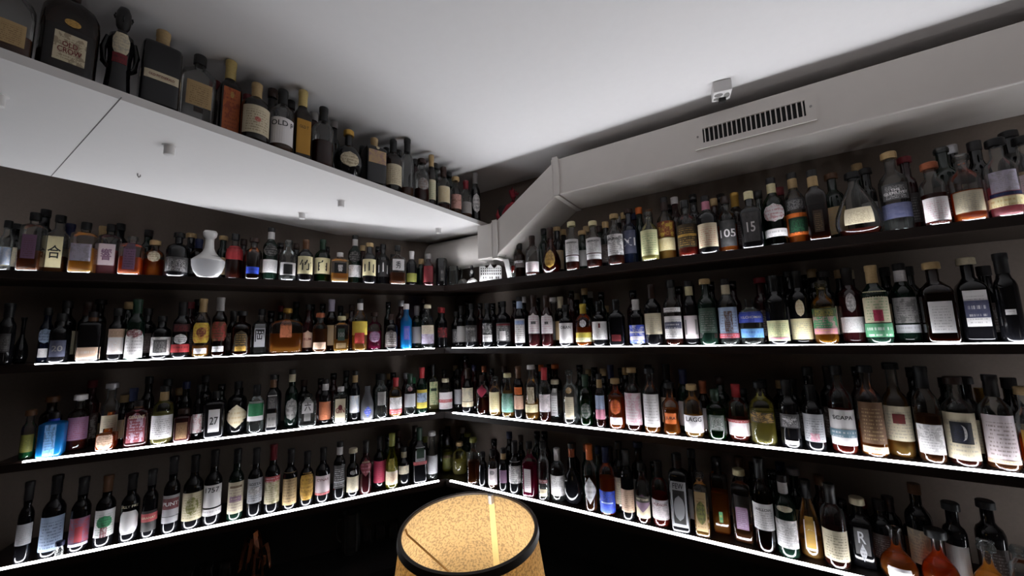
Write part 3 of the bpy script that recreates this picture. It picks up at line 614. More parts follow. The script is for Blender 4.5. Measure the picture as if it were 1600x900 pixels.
spirit_bottle|-1.7938 1.7447 1.5598 0.744 0.0281 0.2334|std|dk|-|blk|r pch brn .44 .6 .92;r wht pch .12 .44 .85|dark bottle with stepped peach and white label, second left shelf|bottles in the front rows of the shelves
spirit_bottle|-1.7361 1.7715 1.5598 0.639 0.0313 0.2754|std|dgn|-|L:dgn|arch wht grey .03 .5 .95;o dred wht .36 .5 .8|long-necked bottle with white label and red oval, second left shelf|bottles in the front rows of the shelves
spirit_bottle|-1.6570 1.8171 1.5598 0.671 0.0354 0.1983|squat|dk|-|blk|r wht grey .08 .5 .95;r blk wht .14 .44 .65|squat bottle with black square on white label, second left shelf|bottles in the front rows of the shelves
spirit_bottle|-1.5903 1.8482 1.5598 0.647 0.0324 0.2662|std|dk|-|S:dk|r blk red .46 .6 .9;o wht blk .24 .42 .7;b red blk .1 .24 .95|black bottle with white disc and red band label, second left shelf|bottles in the front rows of the shelves
spirit_bottle|-1.5224 1.8837 1.5598 0.636 0.0326 0.2833|std|clr|gld.2|L:tan|oct yel red .24 .58 .95;o dred gld .34 .5 .55;b wht grey .06 .15 .7|bottle with bright yellow label and red emblem, second left shelf|bottles in the front rows of the shelves
spirit_bottle|-1.4592 1.9136 1.5598 0.588 0.0301 0.2909|std|brn|brn.5|L:grey|oct brn red .26 .58 .95;b wht grey .08 .17 .7|amber bottle with brown shield label, second left shelf|bottles in the front rows of the shelves
spirit_bottle|-1.3856 1.9670 1.5598 0.578 0.0438 0.2248|squat|brn|brn.4|T:blk|arch blk gld .1 .55 .62;b gld blk .1 .2 .5|round-shouldered bottle with black arched label, second left shelf|bottles in the front rows of the shelves
spirit_bottle|-1.3572 2.0758 1.5598 0.461 0.0387 0.2414|sqr|clr|wht.4|blk|r slv grey .16 .66 .8 岡:blk|clear square bottle with silver label and black brushwork, second left shelf|bottles in the front rows of the shelves
decanter|-1.2251 2.0883 1.5598 0.445 0.0787 0.2422|wide|clr|amb.45|T:gld|r cop brn .35 .72 .5 CASTLE:dbr|wide cognac decanter with gold stopper, second left shelf|bottles in the front rows of the shelves
spirit_bottle|-1.1527 2.1673 1.5598 0.449 0.0252 0.2676|std|dkred|-|blk|arch pch red .1 .45 .95 RUM:dred|slim bottle with pale arched label, second left shelf|bottles in the front rows of the shelves
spirit_bottle|-1.0642 2.1267 1.5598 0.427 0.0376 0.2156|squat|clr|brn.6|T:cop|r pch brn .08 .25 .8|brown bottle with copper stopper, second left shelf|bottles in the front rows of the shelves
spirit_bottle|-0.9688 2.1780 1.5598 0.409 0.0394 0.1979|sqt|clr|gld.35|T:cry|r dgn grey .3 .64 .62 100:grey;b tan brn .1 .24 .8|clear bottle with dark label and pale cork, second left shelf|bottles in the front rows of the shelves
spirit_bottle|-0.8840 2.2236 1.5598 0.369 0.0409 0.2984|std|clr|gld.4|S:wht|r yel gld .3 .56 .96;r red ora .14 .34 .6|bottle with yellow label over red liquid, second left shelf|bottles in the front rows of the shelves
spirit_bottle|-0.8191 2.2792 1.5598 0.398 0.0407 0.2217|squat|clr|pnr.5|T:dbr|o mau dk .2 .5 .7|pink-red bottle with round emblem, second left shelf|bottles in the front rows of the shelves
spirit_bottle|-0.7279 2.3013 1.5598 0.329 0.0380 0.2091|squat|dk|-|dbr|arch dbr wht .08 .55 .85|dark bottle with brown arched label, second left shelf|bottles in the front rows of the shelves
spirit_bottle|-0.6482 2.3375 1.5598 0.397 0.0334 0.2715|std|bluf|-|wht|r blu yel .2 .5 .5|bright blue bottle with white cap, second left shelf|bottles in the front rows of the shelves
spirit_bottle|-0.5330 2.4031 1.5598 0.331 0.0387 0.2697|std|clr|wht.3|T:crm|r crm mau .32 .52 .95;r lil mau .1 .32 .95|bottle with white and lilac label, second left shelf|bottles in the front rows of the shelves
spirit_bottle|-0.4480 2.4392 1.5598 0.290 0.0316 0.2499|std|dk|-|red|r blk red .25 .5 .9|black bottle with red cap, second left shelf|bottles in the front rows of the shelves
spirit_bottle|-0.3651 2.4807 1.5598 0.287 0.0303 0.2257|std|dk|-|blk|r blk wht .12 .5 .9|black bottle with white-framed label, at the corner, second left shelf|bottles in the front rows of the shelves
spirit_bottle|-0.2520 2.3465 1.5598 -0.154 0.0365 0.2613|std|dk|-|blk|r dk grey .12 .5 .95 Bulleit:grey|dark bottle with grey outlined lettering, second right shelf|bottles in the front rows of the shelves
spirit_bottle|-0.1499 2.2737 1.5598 -0.102 0.0299 0.2563|std|dk|-|blk|r blk wht .3 .54 .9;b wht grey .12 .28 .9|black bottle with white strip under dark label, second right shelf|bottles in the front rows of the shelves
spirit_bottle|-0.0545 2.2272 1.5598 -0.140 0.0422 0.2610|std|dk|-|blk|r blk wht .12 .52 .95;r wht dred .14 .34 .4;b dred blk .46 .5 .9|black bottle with red and white drawing on label, second right shelf|bottles in the front rows of the shelves
spirit_bottle|0.0384 2.1518 1.5598 -0.181 0.0284 0.2770|std|dk|-|S:lbl|r wht brn .08 .55 .95;b lbl blu .44 .52 .9|dark bottle with white label and blue ribbon, second right shelf|bottles in the front rows of the shelves
spirit_bottle|0.1161 2.1056 1.5598 -0.235 0.0312 0.2808|std|dkred|-|L:dbr|arch wht pnk .25 .64 .98;r blk wht .43 .48 .4|bottle with rounded white label and black block, second right shelf|bottles in the front rows of the shelves
spirit_bottle|0.1822 2.0626 1.5598 -0.214 0.0305 0.2709|std|dkred|-|L:dbr|arch wht pnk .25 .64 .98;r blk wht .43 .48 .3|bottle with rounded white label, beside golden bottle, second right shelf|bottles in the front rows of the shelves
spirit_bottle|0.2759 2.0095 1.5598 -0.257 0.0361 0.2122|std|dk|-|blk|r wht grey .08 .56 .95 OBAN:blk|black bottle with sketched white label, second right shelf|bottles in the front rows of the shelves
spirit_bottle|0.3587 1.9610 1.5598 -0.296 0.0398 0.2126|std|clr|ora.45|L:yel|o wht blk .44 .62 .4;r yel grn .1 .32 .95;b cry grn .1 .2 .95|orange bottle with yellow cap and green-yellow label, second right shelf|bottles in the front rows of the shelves
spirit_bottle|0.4293 1.9127 1.5598 -0.292 0.0369 0.2195|std|dk|-|L:blk|r wht grey .14 .54 .95;r dred blk .4 .5 .12|black bottle with white label and small red figure, second right shelf|bottles in the front rows of the shelves
spirit_bottle|0.5021 1.8648 1.5598 -0.445 0.0357 0.2226|sqr|dk|-|L:blk|r dred blk .1 .24 .8|square black bottle with small dark red label, second right shelf|bottles in the front rows of the shelves
spirit_bottle|0.5813 1.8126 1.5598 -0.416 0.0342 0.2155|std|dk|-|L:wht|r blu wht .05 .44 .98;b wht blu .12 .2 .9;b wht lbl .27 .3 .9|bottle with blue label and white capsule, second right shelf|bottles in the front rows of the shelves
spirit_bottle|0.6458 1.7749 1.5598 -0.419 0.0372 0.2790|std|dk|-|L:dbr|r crm grey .18 .52 .95|dark bottle with plain cream label, second right shelf|bottles in the front rows of the shelves
spirit_bottle|0.7180 1.7286 1.5598 -0.491 0.0369 0.2914|std|clr|dkr.3|blk|r wht blk .1 .44 .95;b dbl wht .25 .35 .9;b wht blk .5 .57 .9|bottle with white label crossed by dark blue band, second right shelf|bottles in the front rows of the shelves
spirit_bottle|0.7852 1.7002 1.5598 -0.517 0.0293 0.2825|std|dk|-|S:cry|r plk brn .1 .45 .9 11:grey|black bottle with pinkish white label, second right shelf|bottles in the front rows of the shelves
spirit_bottle|0.8346 1.6525 1.5598 -0.476 0.0353 0.2827|std|dgn|-|T:tan|r dgn grey .18 .55 .9|green-black bottle with dim green label, second right shelf|bottles in the front rows of the shelves
spirit_bottle|0.8991 1.6108 1.5598 -0.495 0.0348 0.2748|std|clr|wht.3|S:crm|r lbl brn .1 .56 .96;r brn lbl .2 .5 .4;b red lbl .1 .17 .95|bottle with painted blue and brown label, second right shelf|bottles in the front rows of the shelves
spirit_bottle|0.9701 1.5739 1.5598 -0.501 0.0420 0.1981|squat|clr|wht.2|-|b blu wht .44 .66 .98 KILCHOMAN:wht;b sky blu .14 .32 .9|open-necked clear bottle with blue label, second right shelf|bottles in the front rows of the shelves
spirit_bottle|1.0416 1.5217 1.5598 -0.547 0.0363 0.2705|std|dk|-|L:blk|r crg grn .05 .34 .95;b pnk grn .07 .1 .8|black bottle with pale green label near its foot, second right shelf|bottles in the front rows of the shelves
spirit_bottle|1.1217 1.5038 1.5598 -0.610 0.0348 0.2834|std|dk|-|L:blk|r cry grey .06 .34 .95;o crm tan .37 .6 .38|black bottle with cream oval above cream label, second right shelf|bottles in the front rows of the shelves
spirit_bottle|1.1645 1.4421 1.5598 -0.689 0.0352 0.2374|std|gldg|gld.5|G:gls|r grn pnk .15 .55 .95;r dgn yel .42 .55 .9;b pnk yel .15 .24 .9|golden bottle with tropical green and pink label, second right shelf|bottles in the front rows of the shelves
spirit_bottle|1.2557 1.4287 1.5598 -0.669 0.0337 0.2792|std|dkred|-|L:dk|r wht grey .14 .34 .95;o grey wht .4 .66 .4|dark bottle with grey oval above white label, second right shelf|bottles in the front rows of the shelves
spirit_bottle|1.2867 1.3632 1.5598 -0.639 0.0344 0.2760|std|dgn|-|L:tan|r crm grn .26 .66 .96;r pnr dred .28 .42 .35;b grn wht .08 .25 .96|bottle with pink flower label and green base, second right shelf|bottles in the front rows of the shelves
spirit_bottle|1.3871 1.3618 1.5598 -0.681 0.0331 0.2800|std|dgn|-|S:wht|r grey dk .24 .56 .9;b slv grey .12 .22 .9|green-black bottle with grey label and white cap band, second right shelf|bottles in the front rows of the shelves
spirit_bottle|1.4176 1.2846 1.5598 -0.663 0.0385 0.2689|sqr|brn|brn.6|T:tan|r wht grey .12 .5 .88|broad brown bottle with white label, second right shelf|bottles in the front rows of the shelves
spirit_bottle|1.5062 1.2586 1.5598 -0.680 0.0347 0.2765|sqr|dk|-|T:crm|r wht grey .18 .6 .9;b navy wht .28 .48 .9|broad dark bottle with navy and white label, second right shelf|bottles in the front rows of the shelves
spirit_bottle|1.5371 1.1930 1.5598 -0.825 0.0254 0.2766|std|dk|-|L:blk|b wht grey .3 .36 .4|tall near-black bottle near right frame edge, second right shelf|bottles in the front rows of the shelves
spirit_bottle|1.5869 1.1873 1.5598 -0.841 0.0177 0.0754|squat|clr|brn.2|T:tan|r grey brn .2 .5 .8|small bottle cut by right frame edge, second right shelf|bottles in the front rows of the shelves
spirit_bottle|-2.0151 1.6444 1.1742 0.693 0.0210 0.1957|std|clr|grn.4|T:brn|r olv dk .15 .5 .8|dim greenish bottle at the strip's end, third left shelf|bottles in the front rows of the shelves
spirit_bottle|-1.9498 1.6742 1.1742 0.659 0.0374 0.1780|sqt|bluf|blu.75|S:blu|r sky navy .06 .74 .6|large bright blue square bottle, third left shelf|bottles in the front rows of the shelves
spirit_bottle|-1.9367 1.7560 1.1742 0.727 0.0350 0.2397|squat|clr|dkr.55|T:wht|r mau dred .2 .6 .9|bottle of dark red liquid with white stopper, third left shelf|bottles in the front rows of the shelves
spirit_bottle|-1.7942 1.7471 1.1742 0.547 0.0304 0.0944|sqt|amb|amb.6|-|oct pch brn .12 .8 .95|short amber flask with peach label, third left shelf|bottles in the front rows of the shelves
flat_bottle|-1.7153 1.7994 1.1742 0.567 0.0407 0.2017|flat|dkred|-|S:brn|r dred lil .1 .8 .9 GENUINE:crm|flat dark red bottle with pale lettering, third left shelf|bottles in the front rows of the shelves
spirit_bottle|-1.6368 1.8378 1.1742 0.586 0.0387 0.2577|squat|clr|yel.55|S:tan|r wht blk .1 .5 .95|pale bottle with white label and winged emblem, third left shelf|bottles in the front rows of the shelves
spirit_bottle|-1.5633 1.8665 1.1742 0.520 0.0303 0.1486|sqt|dkred|-|T:dbr|r brn tan .1 .6 .85|small rosy square bottle with brown label, third left shelf|bottles in the front rows of the shelves
spirit_bottle|-1.5445 1.9249 1.1742 0.635 0.0188 0.2503|std|dk|-|blk|r wht red .1 .45 .95|dark bottle with red-printed white label, third left shelf|bottles in the front rows of the shelves
spirit_bottle|-1.4627 1.9279 1.1742 0.556 0.0385 0.2171|sqt|dk|-|blk|r wht grey .14 .62 .75 27:blk|dark square bottle with white label reading 27, third left shelf|bottles in the front rows of the shelves
spirit_bottle|-1.4100 2.0024 1.1742 0.564 0.0412 0.2532|squat|dk|-|blk|diam crm tan .12 .56 1.0|black bottle with cream diamond label, third left shelf|bottles in the front rows of the shelves
spirit_bottle|-1.3127 2.0022 1.1742 0.517 0.0355 0.2346|std|clr|wht.3|L:blk|r wht wht .26 .66 .96;r grn dgn .36 .62 .85|clear bottle with bright green label, third left shelf|bottles in the front rows of the shelves
spirit_bottle|-1.2463 2.0257 1.1742 0.522 0.0258 0.2818|sqr|dk|-|S:brn|r dk wht .4 .62 .9;b grey dk .08 .32 .9;b wht dk .62 .64 .9|square black bottle with white line drawing, third left shelf|bottles in the front rows of the shelves
wine_bottle|-1.1998 2.1162 1.1742 0.557 0.0304 0.2990|wine|dgn|-|S:crm|o grey dk .12 .5 .85|tall green-black bottle with grey label, third left shelf|bottles in the front rows of the shelves
spirit_bottle|-1.1101 2.1152 1.1742 0.472 0.0428 0.1716|sqt|clr|wht.4|G:gls|r wht blk .42 .82 .8 六:blk;r grey blk .2 .42 .5|clear faceted bottle with black brush character, third left shelf|bottles in the front rows of the shelves
spirit_bottle|-1.0433 2.1682 1.1742 0.407 0.0293 0.2382|std|dk|-|S:wht|r cop brn .1 .5 .95|dark bottle with copper label, third left shelf|bottles in the front rows of the shelves
spirit_bottle|-0.9662 2.1843 1.1742 0.403 0.0378 0.1925|sqt|clr|wht.4|wht|r crm grey .05 .68 .85 GIN:dred;o dred blk .36 .52 .4|clear bottle with red oval on pale label, third left shelf|bottles in the front rows of the shelves
spirit_bottle|-0.9088 2.2344 1.1742 0.368 0.0261 0.2739|std|dk|-|S:tan|r wht lbl .16 .5 .98|dark bottle with white pale-blue label, third left shelf|bottles in the front rows of the shelves
spirit_bottle|-0.8407 2.2461 1.1742 0.455 0.0349 0.1956|slop|frost|-|-|diam blu wht .1 .4 .55|frosted grey bottle with blue triangle, third left shelf|bottles in the front rows of the shelves
spirit_bottle|-0.7729 2.2823 1.1742 0.384 0.0359 0.2478|std|clr|wht.5|blk|r grey dk .3 .6 .6|clear cut-glass bottle with black cap, third left shelf|bottles in the front rows of the shelves
spirit_bottle|-0.7028 2.3197 1.1742 0.399 0.0368 0.2200|std|clr|gld.5|L:red|r wht grey .16 .5 .9;b red wht .08 .2 .9|golden bottle with red cap and red-footed label, third left shelf|bottles in the front rows of the shelves
spirit_bottle|-0.6276 2.3557 1.1742 0.297 0.0342 0.2368|std|clr|wht.4|L:dgn|r slv grey .2 .52 .9;o dred wht .58 .7 .4|grey-labelled bottle with small red seal, third left shelf|bottles in the front rows of the shelves
spirit_bottle|-0.5639 2.3854 1.1742 0.289 0.0312 0.2706|std|dgn|-|L:red|r yel grn .12 .52 .96;r lbl blk .25 .45 .9|green bottle with red cap and yellow label, third left shelf|bottles in the front rows of the shelves
spirit_bottle|-0.5198 2.4899 1.1742 0.406 0.0348 0.2811|sqr|clr|yel.4|L:blk|r crg grn .12 .62 .9;r dgn blk .42 .48 .7|clear bottle with black cap and green slash, third left shelf|bottles in the front rows of the shelves
spirit_bottle|-0.4344 2.4648 1.1742 0.328 0.0423 0.1935|squat|clr|wht.4|T:crm|r wht pnk .06 .58 .95;b red wht .26 .36 .96|clear bottle with white label and red ribbon, third left shelf|bottles in the front rows of the shelves
spirit_bottle|-0.3576 2.4879 1.1742 0.241 0.0273 0.2448|std|clr|wht.4|blk|r slv grey .14 .5 .9|slim clear bottle with silver label, third left shelf|bottles in the front rows of the shelves
wine_bottle|-0.2832 2.3710 1.1742 -0.170 0.0335 0.2604|wine|dk|-|L:dbr|r crm grey .26 .56 .98;b crm tan .14 .25 .98|black wine bottle with cream label, at the corner, third right shelf|bottles in the front rows of the shelves
spirit_bottle|-0.1900 2.3129 1.1742 -0.098 0.0346 0.2218|squat|clr|dkr.45|dbr|diam pnr red .44 .76 .8|dark red bottle with faceted pink shoulders, third right shelf|bottles in the front rows of the shelves
spirit_bottle|-0.1144 2.2639 1.1742 -0.188 0.0339 0.2209|std|clr|gld.5|G:gls|r cry gld .1 .6 .85|golden bottle with cream label and glass stopper, third right shelf|bottles in the front rows of the shelves
spirit_bottle|-0.0403 2.2179 1.1742 -0.156 0.0350 0.2378|slop|clr|gld.6|T:cry|r sag grn .12 .54 .98|bottle with sage blue label, third right shelf|bottles in the front rows of the shelves
spirit_bottle|0.0219 2.1673 1.1742 -0.244 0.0256 0.2792|std|dk|-|L:brn|r pch red .18 .44 .98;r ora dred .46 .6 .8|bottle with peach label below orange label, third right shelf|bottles in the front rows of the shelves
spirit_bottle|0.0907 2.1367 1.1742 -0.201 0.0370 0.2866|std|clr|gld.3|T:wht|r cry brn .14 .28 .9;r crm brn .3 .6 .5|pale gold bottle with white cap, third right shelf|bottles in the front rows of the shelves
spirit_bottle|0.1575 2.0853 1.1742 -0.205 0.0295 0.2751|std|clr|dkr.3|L:red|r plk grey .18 .5 .96|dark red liquid bottle with pinkish white label, third right shelf|bottles in the front rows of the shelves
spirit_bottle|0.2178 2.1273 1.1742 -0.378 0.0283 0.2054|sqr|clr|wht.3|T:crm|r wht blk .1 .78 .8|clear square bottle with tall white label, third right shelf|bottles in the front rows of the shelves
spirit_bottle|0.2806 2.0146 1.1742 -0.305 0.0361 0.2677|std|clr|wht.3|G:gls|r crm grey .1 .5 .6;o gld wht .56 .68 .4|clear bottle with glass stopper and round gold seal, third right shelf|bottles in the front rows of the shelves
spirit_bottle|0.3528 1.9655 1.1742 -0.286 0.0334 0.2447|squat|grn|grn.5|L:dgn|o dgn grey .15 .45 .7|dark green bottle with glinting base, third right shelf|bottles in the front rows of the shelves
spirit_bottle|0.4114 1.9147 1.1742 -0.379 0.0220 0.2512|std|clr|dkr.2|S:tan|r lbl mau .34 .6 .96;r pnk mau .16 .34 .96|slim bottle with blue-to-pink label, third right shelf|bottles in the front rows of the shelves
spirit_bottle|0.4820 1.8893 1.1742 -0.383 0.0387 0.2306|squat|clr|ora.65|T:tan|r wht dk .1 .24 .7;o ora red .3 .6 .6|round bottle full of orange liquor, third right shelf|bottles in the front rows of the shelves
spirit_bottle|0.5504 1.8441 1.1742 -0.397 0.0373 0.2838|std|clr|dkr.5|T:tan|r plk pnk .1 .6 .96|bottle with tall pinkish white label, third right shelf|bottles in the front rows of the shelves
spirit_bottle|0.6175 1.7981 1.1742 -0.368 0.0346 0.2828|std|clr|amb.4|T:blk|r wht grey .1 .6 .94|bottle with tall plain white label and black stopper, third right shelf|bottles in the front rows of the shelves
spirit_bottle|0.6871 1.7551 1.1742 -0.483 0.0357 0.2227|waist|clr|amb.5|T:blk|b pch brn .36 .42 .6;b ora blk .22 .42 .7 JURA:blk|narrow-waisted bottle with orange band label, third right shelf|bottles in the front rows of the shelves
spirit_bottle|0.7643 1.7081 1.1742 -0.426 0.0377 0.2179|squat|clr|gld.4|T:tan|r wht grey .1 .42 .98 LAGG:blk|bottle with white label of large black letters, third right shelf|bottles in the front rows of the shelves
spirit_bottle|0.8383 1.6601 1.1742 -0.467 0.0369 0.2007|squat|grn|grn.6|L:dgn|r dgn wht .2 .5 .7|bulging deep green bottle, third right shelf|bottles in the front rows of the shelves
spirit_bottle|0.9150 1.6354 1.1742 -0.474 0.0377 0.2227|std|clr|red.4|L:red|r wht pnk .1 .33 .96;b red wht .33 .38 .96|red-capped bottle with low white label, third right shelf|bottles in the front rows of the shelves
spirit_bottle|0.9785 1.5787 1.1742 -0.575 0.0437 0.2380|std|clr|yel.55|T:blk|r blk gld .36 .52 .85|tall clear bottle with black rectangle label, third right shelf|bottles in the front rows of the shelves
spirit_bottle|1.0475 1.5223 1.1742 -0.626 0.0330 0.2499|std|dk|-|L:blk|r dk wht .3 .5 .9 HIGHLAND~PARK~18:wht;b plk dk .06 .12 .6|black bottle with white lettering and pink foot, third right shelf|bottles in the front rows of the shelves
spirit_bottle|1.1069 1.4822 1.1742 -0.647 0.0312 0.2338|std|dk|-|L:blk|r slv dk .14 .56 .95;r pnk wht .15 .27 .4|black bottle with mottled silver label, third right shelf|bottles in the front rows of the shelves
spirit_bottle|1.1796 1.4417 1.1742 -0.605 0.0362 0.3059|std|clr|red.5|blk|r wht grey .1 .5 .96 SCAPA:blk;b teal wht .19 .28 .96|bottle with white label and slate blue stripe, third right shelf|bottles in the front rows of the shelves
spirit_bottle|1.2471 1.3997 1.1742 -0.616 0.0370 0.3073|std|clr|amb.3|T:blk|r brn tan .15 .6 .85;b crm brn .05 .12 .85|clear bottle with ornate brown label, third right shelf|bottles in the front rows of the shelves
wine_bottle|1.3248 1.3831 1.1742 -0.671 0.0354 0.3175|wine|clr|gld.5|T:blk|r crm grey .18 .54 .98;r dred brn .36 .46 .42|tall long-necked golden bottle with red square on label, third right shelf|bottles in the front rows of the shelves
spirit_bottle|1.3635 1.3201 1.1742 -0.722 0.0324 0.3080|std|clr|brn.5|L:blk|r wht grey .1 .4 .9|amber bottle with torn-edged white label, third right shelf|bottles in the front rows of the shelves
spirit_bottle|1.4261 1.2847 1.1742 -0.769 0.0362 0.2761|std|clr|dkr.4|T:dbr|r crm grey .08 .6 .95;r blk navy .26 .5 .62;moon wht grey .29 .47 .3|bottle with crescent moon picture label, third right shelf|bottles in the front rows of the shelves
spirit_bottle|1.4936 1.2403 1.1742 -0.729 0.0351 0.2848|std|clr|brn.5|L:dk|r plk brn .12 .58 .9;b pch brn .08 .12 .9|broad bottle with tall speckled pinkish label, third right shelf|bottles in the front rows of the shelves
spirit_bottle|1.5444 1.2028 1.1742 -0.745 0.0248 0.2508|std|clr|ora.4|T:tan|b gld ora .2 .5 .8|orange bottle cut by right frame edge, third right shelf|bottles in the front rows of the shelves
wine_bottle|-1.9806 1.6427 0.7836 0.690 0.0215 0.3026|wine|dk|-|L:dk|r slv grey .22 .48 .95|black wine bottle with grey label, leftmost, lowest left shelf|bottles in the front rows of the shelves
wine_bottle|-1.9207 1.6872 0.7836 0.686 0.0335 0.3107|wine|dk|-|L:dk|r lbl navy .08 .5 .96|broad black bottle with large pale blue label, lowest left shelf|bottles in the front rows of the shelves
wine_bottle|-1.8456 1.7215 0.7836 0.741 0.0294 0.2892|wine|dk|-|L:dk|r mau red .12 .46 .96;r red mau .14 .34 .35;b lil wht .08 .12 .9|dark bottle with purple and red painted label, lowest left shelf|bottles in the front rows of the shelves
wine_bottle|-1.7789 1.7578 0.7836 0.724 0.0310 0.2829|wine|dk|-|L:brn|r wht grn .14 .52 .96;o grn dk .26 .44 .7;r dred wht .14 .28 .3|dark bottle with white label picturing green hill, lowest left shelf|bottles in the front rows of the shelves
wine_bottle|-1.7077 1.7945 0.7836 0.640 0.0307 0.2739|wine|dk|-|L:dk|oct wht grey .12 .46 .9;none dk dk .48 .58 1 SILLY_PRE:crm|black bottle with rounded white label under lettering, lowest left shelf|bottles in the front rows of the shelves
wine_bottle|-1.6456 1.8213 0.7836 0.619 0.0260 0.2825|wine|dk|-|L:dk|r dk grey .1 .4 .95;b red wht .24 .36 .96 GRANAT:crm|black bottle with slanted red band, lowest left shelf|bottles in the front rows of the shelves
wine_bottle|-1.5832 1.8574 0.7836 0.618 0.0293 0.3255|wine|dk|-|L:dk|r slv dred .14 .5 .96;b dred wht .32 .46 .9 PUNT:wht;b dk wht .22 .23 .96|dark bottle with dark red lettering on white label, lowest left shelf|bottles in the front rows of the shelves
wine_bottle|-1.5189 1.8998 0.7836 0.611 0.0375 0.3171|wine|dk|-|L:dk|r crm olv .12 .5 .98;o olv crm .2 .44 .6|dark bottle with mottled yellowish label, lowest left shelf|bottles in the front rows of the shelves
wine_bottle|-1.4510 1.9316 0.7836 0.538 0.0345 0.3295|wine|dk|-|L:dk|r wht grey .24 .54 .96 1757:blk;b wht grey .13 .22 .96|black bottle with white label reading 1757, lowest left shelf|bottles in the front rows of the shelves
wine_bottle|-1.3693 1.9705 0.7836 0.603 0.0314 0.3225|wine|dgn|-|S:blk|r crm mau .1 .54 .96;b mau crm .26 .34 .7;b brn crm .46 .49 .7|dark bottle with cream label and purple crest, lowest left shelf|bottles in the front rows of the shelves
wine_bottle|-1.3001 2.0064 0.7836 0.545 0.0314 0.3137|wine|dk|-|L:dk|r slv blk .2 .56 .96 ISOTTA:blk;o grey wht .32 .44 .7|black bottle with silver label and curved ribbon, lowest left shelf|bottles in the front rows of the shelves
wine_bottle|-1.2361 2.0409 0.7836 0.554 0.0327 0.3212|wine|dk|-|L:dred|r crm olv .14 .5 .98;b red wht .46 .54 .98|red-necked bottle with painted cream label, lowest left shelf|bottles in the front rows of the shelves
wine_bottle|-1.1666 2.0769 0.7836 0.468 0.0326 0.2875|wine|dk|-|L:dk|r tan dk .08 .62 .94|dark bottle with tall brown engraved label, lowest left shelf|bottles in the front rows of the shelves
wine_bottle|-1.0996 2.1113 0.7836 0.535 0.0323 0.2632|wine|dk|-|L:dk|oct gld brn .12 .62 .9|dark bottle with tall golden label, lowest left shelf|bottles in the front rows of the shelves
wine_bottle|-1.0342 2.1481 0.7836 0.489 0.0349 0.2707|wine|dk|-|L:dk|r plk red .16 .5 .98 CYNAR:dred;b red plk .15 .19 .98|dark bottle with white label and red base stripe, lowest left shelf|bottles in the front rows of the shelves
spirit_bottle|-0.9605 2.1808 0.7836 0.418 0.0300 0.2899|std|dk|-|S:wht|r dk wht .2 .6 .9;b slv dk .3 .32 .8|white-capped black bottle with silver script, lowest left shelf|bottles in the front rows of the shelves
wine_bottle|-0.9011 2.2125 0.7836 0.473 0.0309 0.2460|wine|dk|-|T:crm|r crm grey .1 .42 .98;o grey blk .46 .56 .5|dark bottle with cream label and round tag, lowest left shelf|bottles in the front rows of the shelves
wine_bottle|-0.8423 2.2421 0.7836 0.425 0.0301 0.2776|wine|dkred|-|L:dk|diam dred pnk .34 .68 .95 AVERNA:crm|dark bottle with dull red diamond label, lowest left shelf|bottles in the front rows of the shelves
wine_bottle|-0.7899 2.3171 0.7836 0.422 0.0332 0.2782|wine|dk|-|L:dk|r pnr dred .12 .54 .98|dark bottle with raspberry pink label, lowest left shelf|bottles in the front rows of the shelves
spirit_bottle|-0.7184 2.3119 0.7836 0.309 0.0351 0.2955|burg|grnl|yel.5|L:olv|r crm red .08 .32 .9;r olv yel .34 .55 .5|tall yellow-green bottle with painted label, lowest left shelf|bottles in the front rows of the shelves
wine_bottle|-0.6628 2.3622 0.7836 0.292 0.0345 0.2055|wine|dk|-|S:crm|r crm grey .3 .52 .8|black bottle with small cream label, lowest left shelf|bottles in the front rows of the shelves
spirit_bottle|-0.5790 2.3882 0.7836 0.423 0.0387 0.3066|sqr|dk|-|L:dgn|r slv blk .36 .66 .9;r dgn blk .46 .64 .75;b red wht .34 .4 .95|square black bottle with green framed label and red band, lowest left shelf|bottles in the front rows of the shelves
spirit_bottle|-0.5134 2.4376 0.7836 0.279 0.0326 0.2709|slop|clr|wht.3|T:wht|r slv grey .12 .5 .96|clear bottle with white stopper and silver label, lowest left shelf|bottles in the front rows of the shelves
spirit_bottle|-0.4406 2.5572 0.7836 0.280 0.0365 0.2090|std|grnl|yel.6|L:dk|r olv dk .1 .5 .8;b blk gld .42 .5 .8|glowing olive-yellow bottle with dark label, lowest left shelf|bottles in the front rows of the shelves
spirit_bottle|-0.3567 2.5107 0.7836 0.217 0.0454 0.1875|squat|clr|yel.4|T:tan|-|squat bottle of bright yellow liquid, at the corner, lowest left shelf|bottles in the front rows of the shelves
spirit_bottle|-0.2516 2.3447 0.7836 -0.278 0.0283 0.2499|sqr|clr|brn.5|T:olv|-|dim square bottle in the dark corner, lowest right shelf|bottles in the front rows of the shelves
spirit_bottle|-0.1942 2.3014 0.7836 -0.140 0.0225 0.1817|std|dk|-|blk|-|small black bottle just before the strip, lowest right shelf|bottles in the front rows of the shelves
spirit_bottle|-0.1357 2.2678 0.7836 -0.117 0.0256 0.2037|std|clr|brn.4|dk|r plk grey .1 .52 .96;o grey mau .36 .48 .5|small bottle with pink-white label and grey disc, lowest right shelf|bottles in the front rows of the shelves
spirit_bottle|-0.0735 2.2276 0.7836 -0.226 0.0252 0.2201|std|dk|dkr.3|S:tan|r mau dk .2 .5 .8|unlit purple-black bottle, lowest right shelf|bottles in the front rows of the shelves
wine_bottle|-0.0101 2.1964 0.7836 -0.196 0.0331 0.2642|wine|dk|-|L:dk|r wht blk .2 .62 .98 MONDINO:grey|black bottle with white label of scrawled lettering, lowest right shelf|bottles in the front rows of the shelves
spirit_bottle|0.0679 2.1477 0.7836 -0.434 0.0339 0.2715|sqr|clr|pnr.6|blk|r plk mau .1 .52 .75|square bottle of magenta liquid, lowest right shelf|bottles in the front rows of the shelves
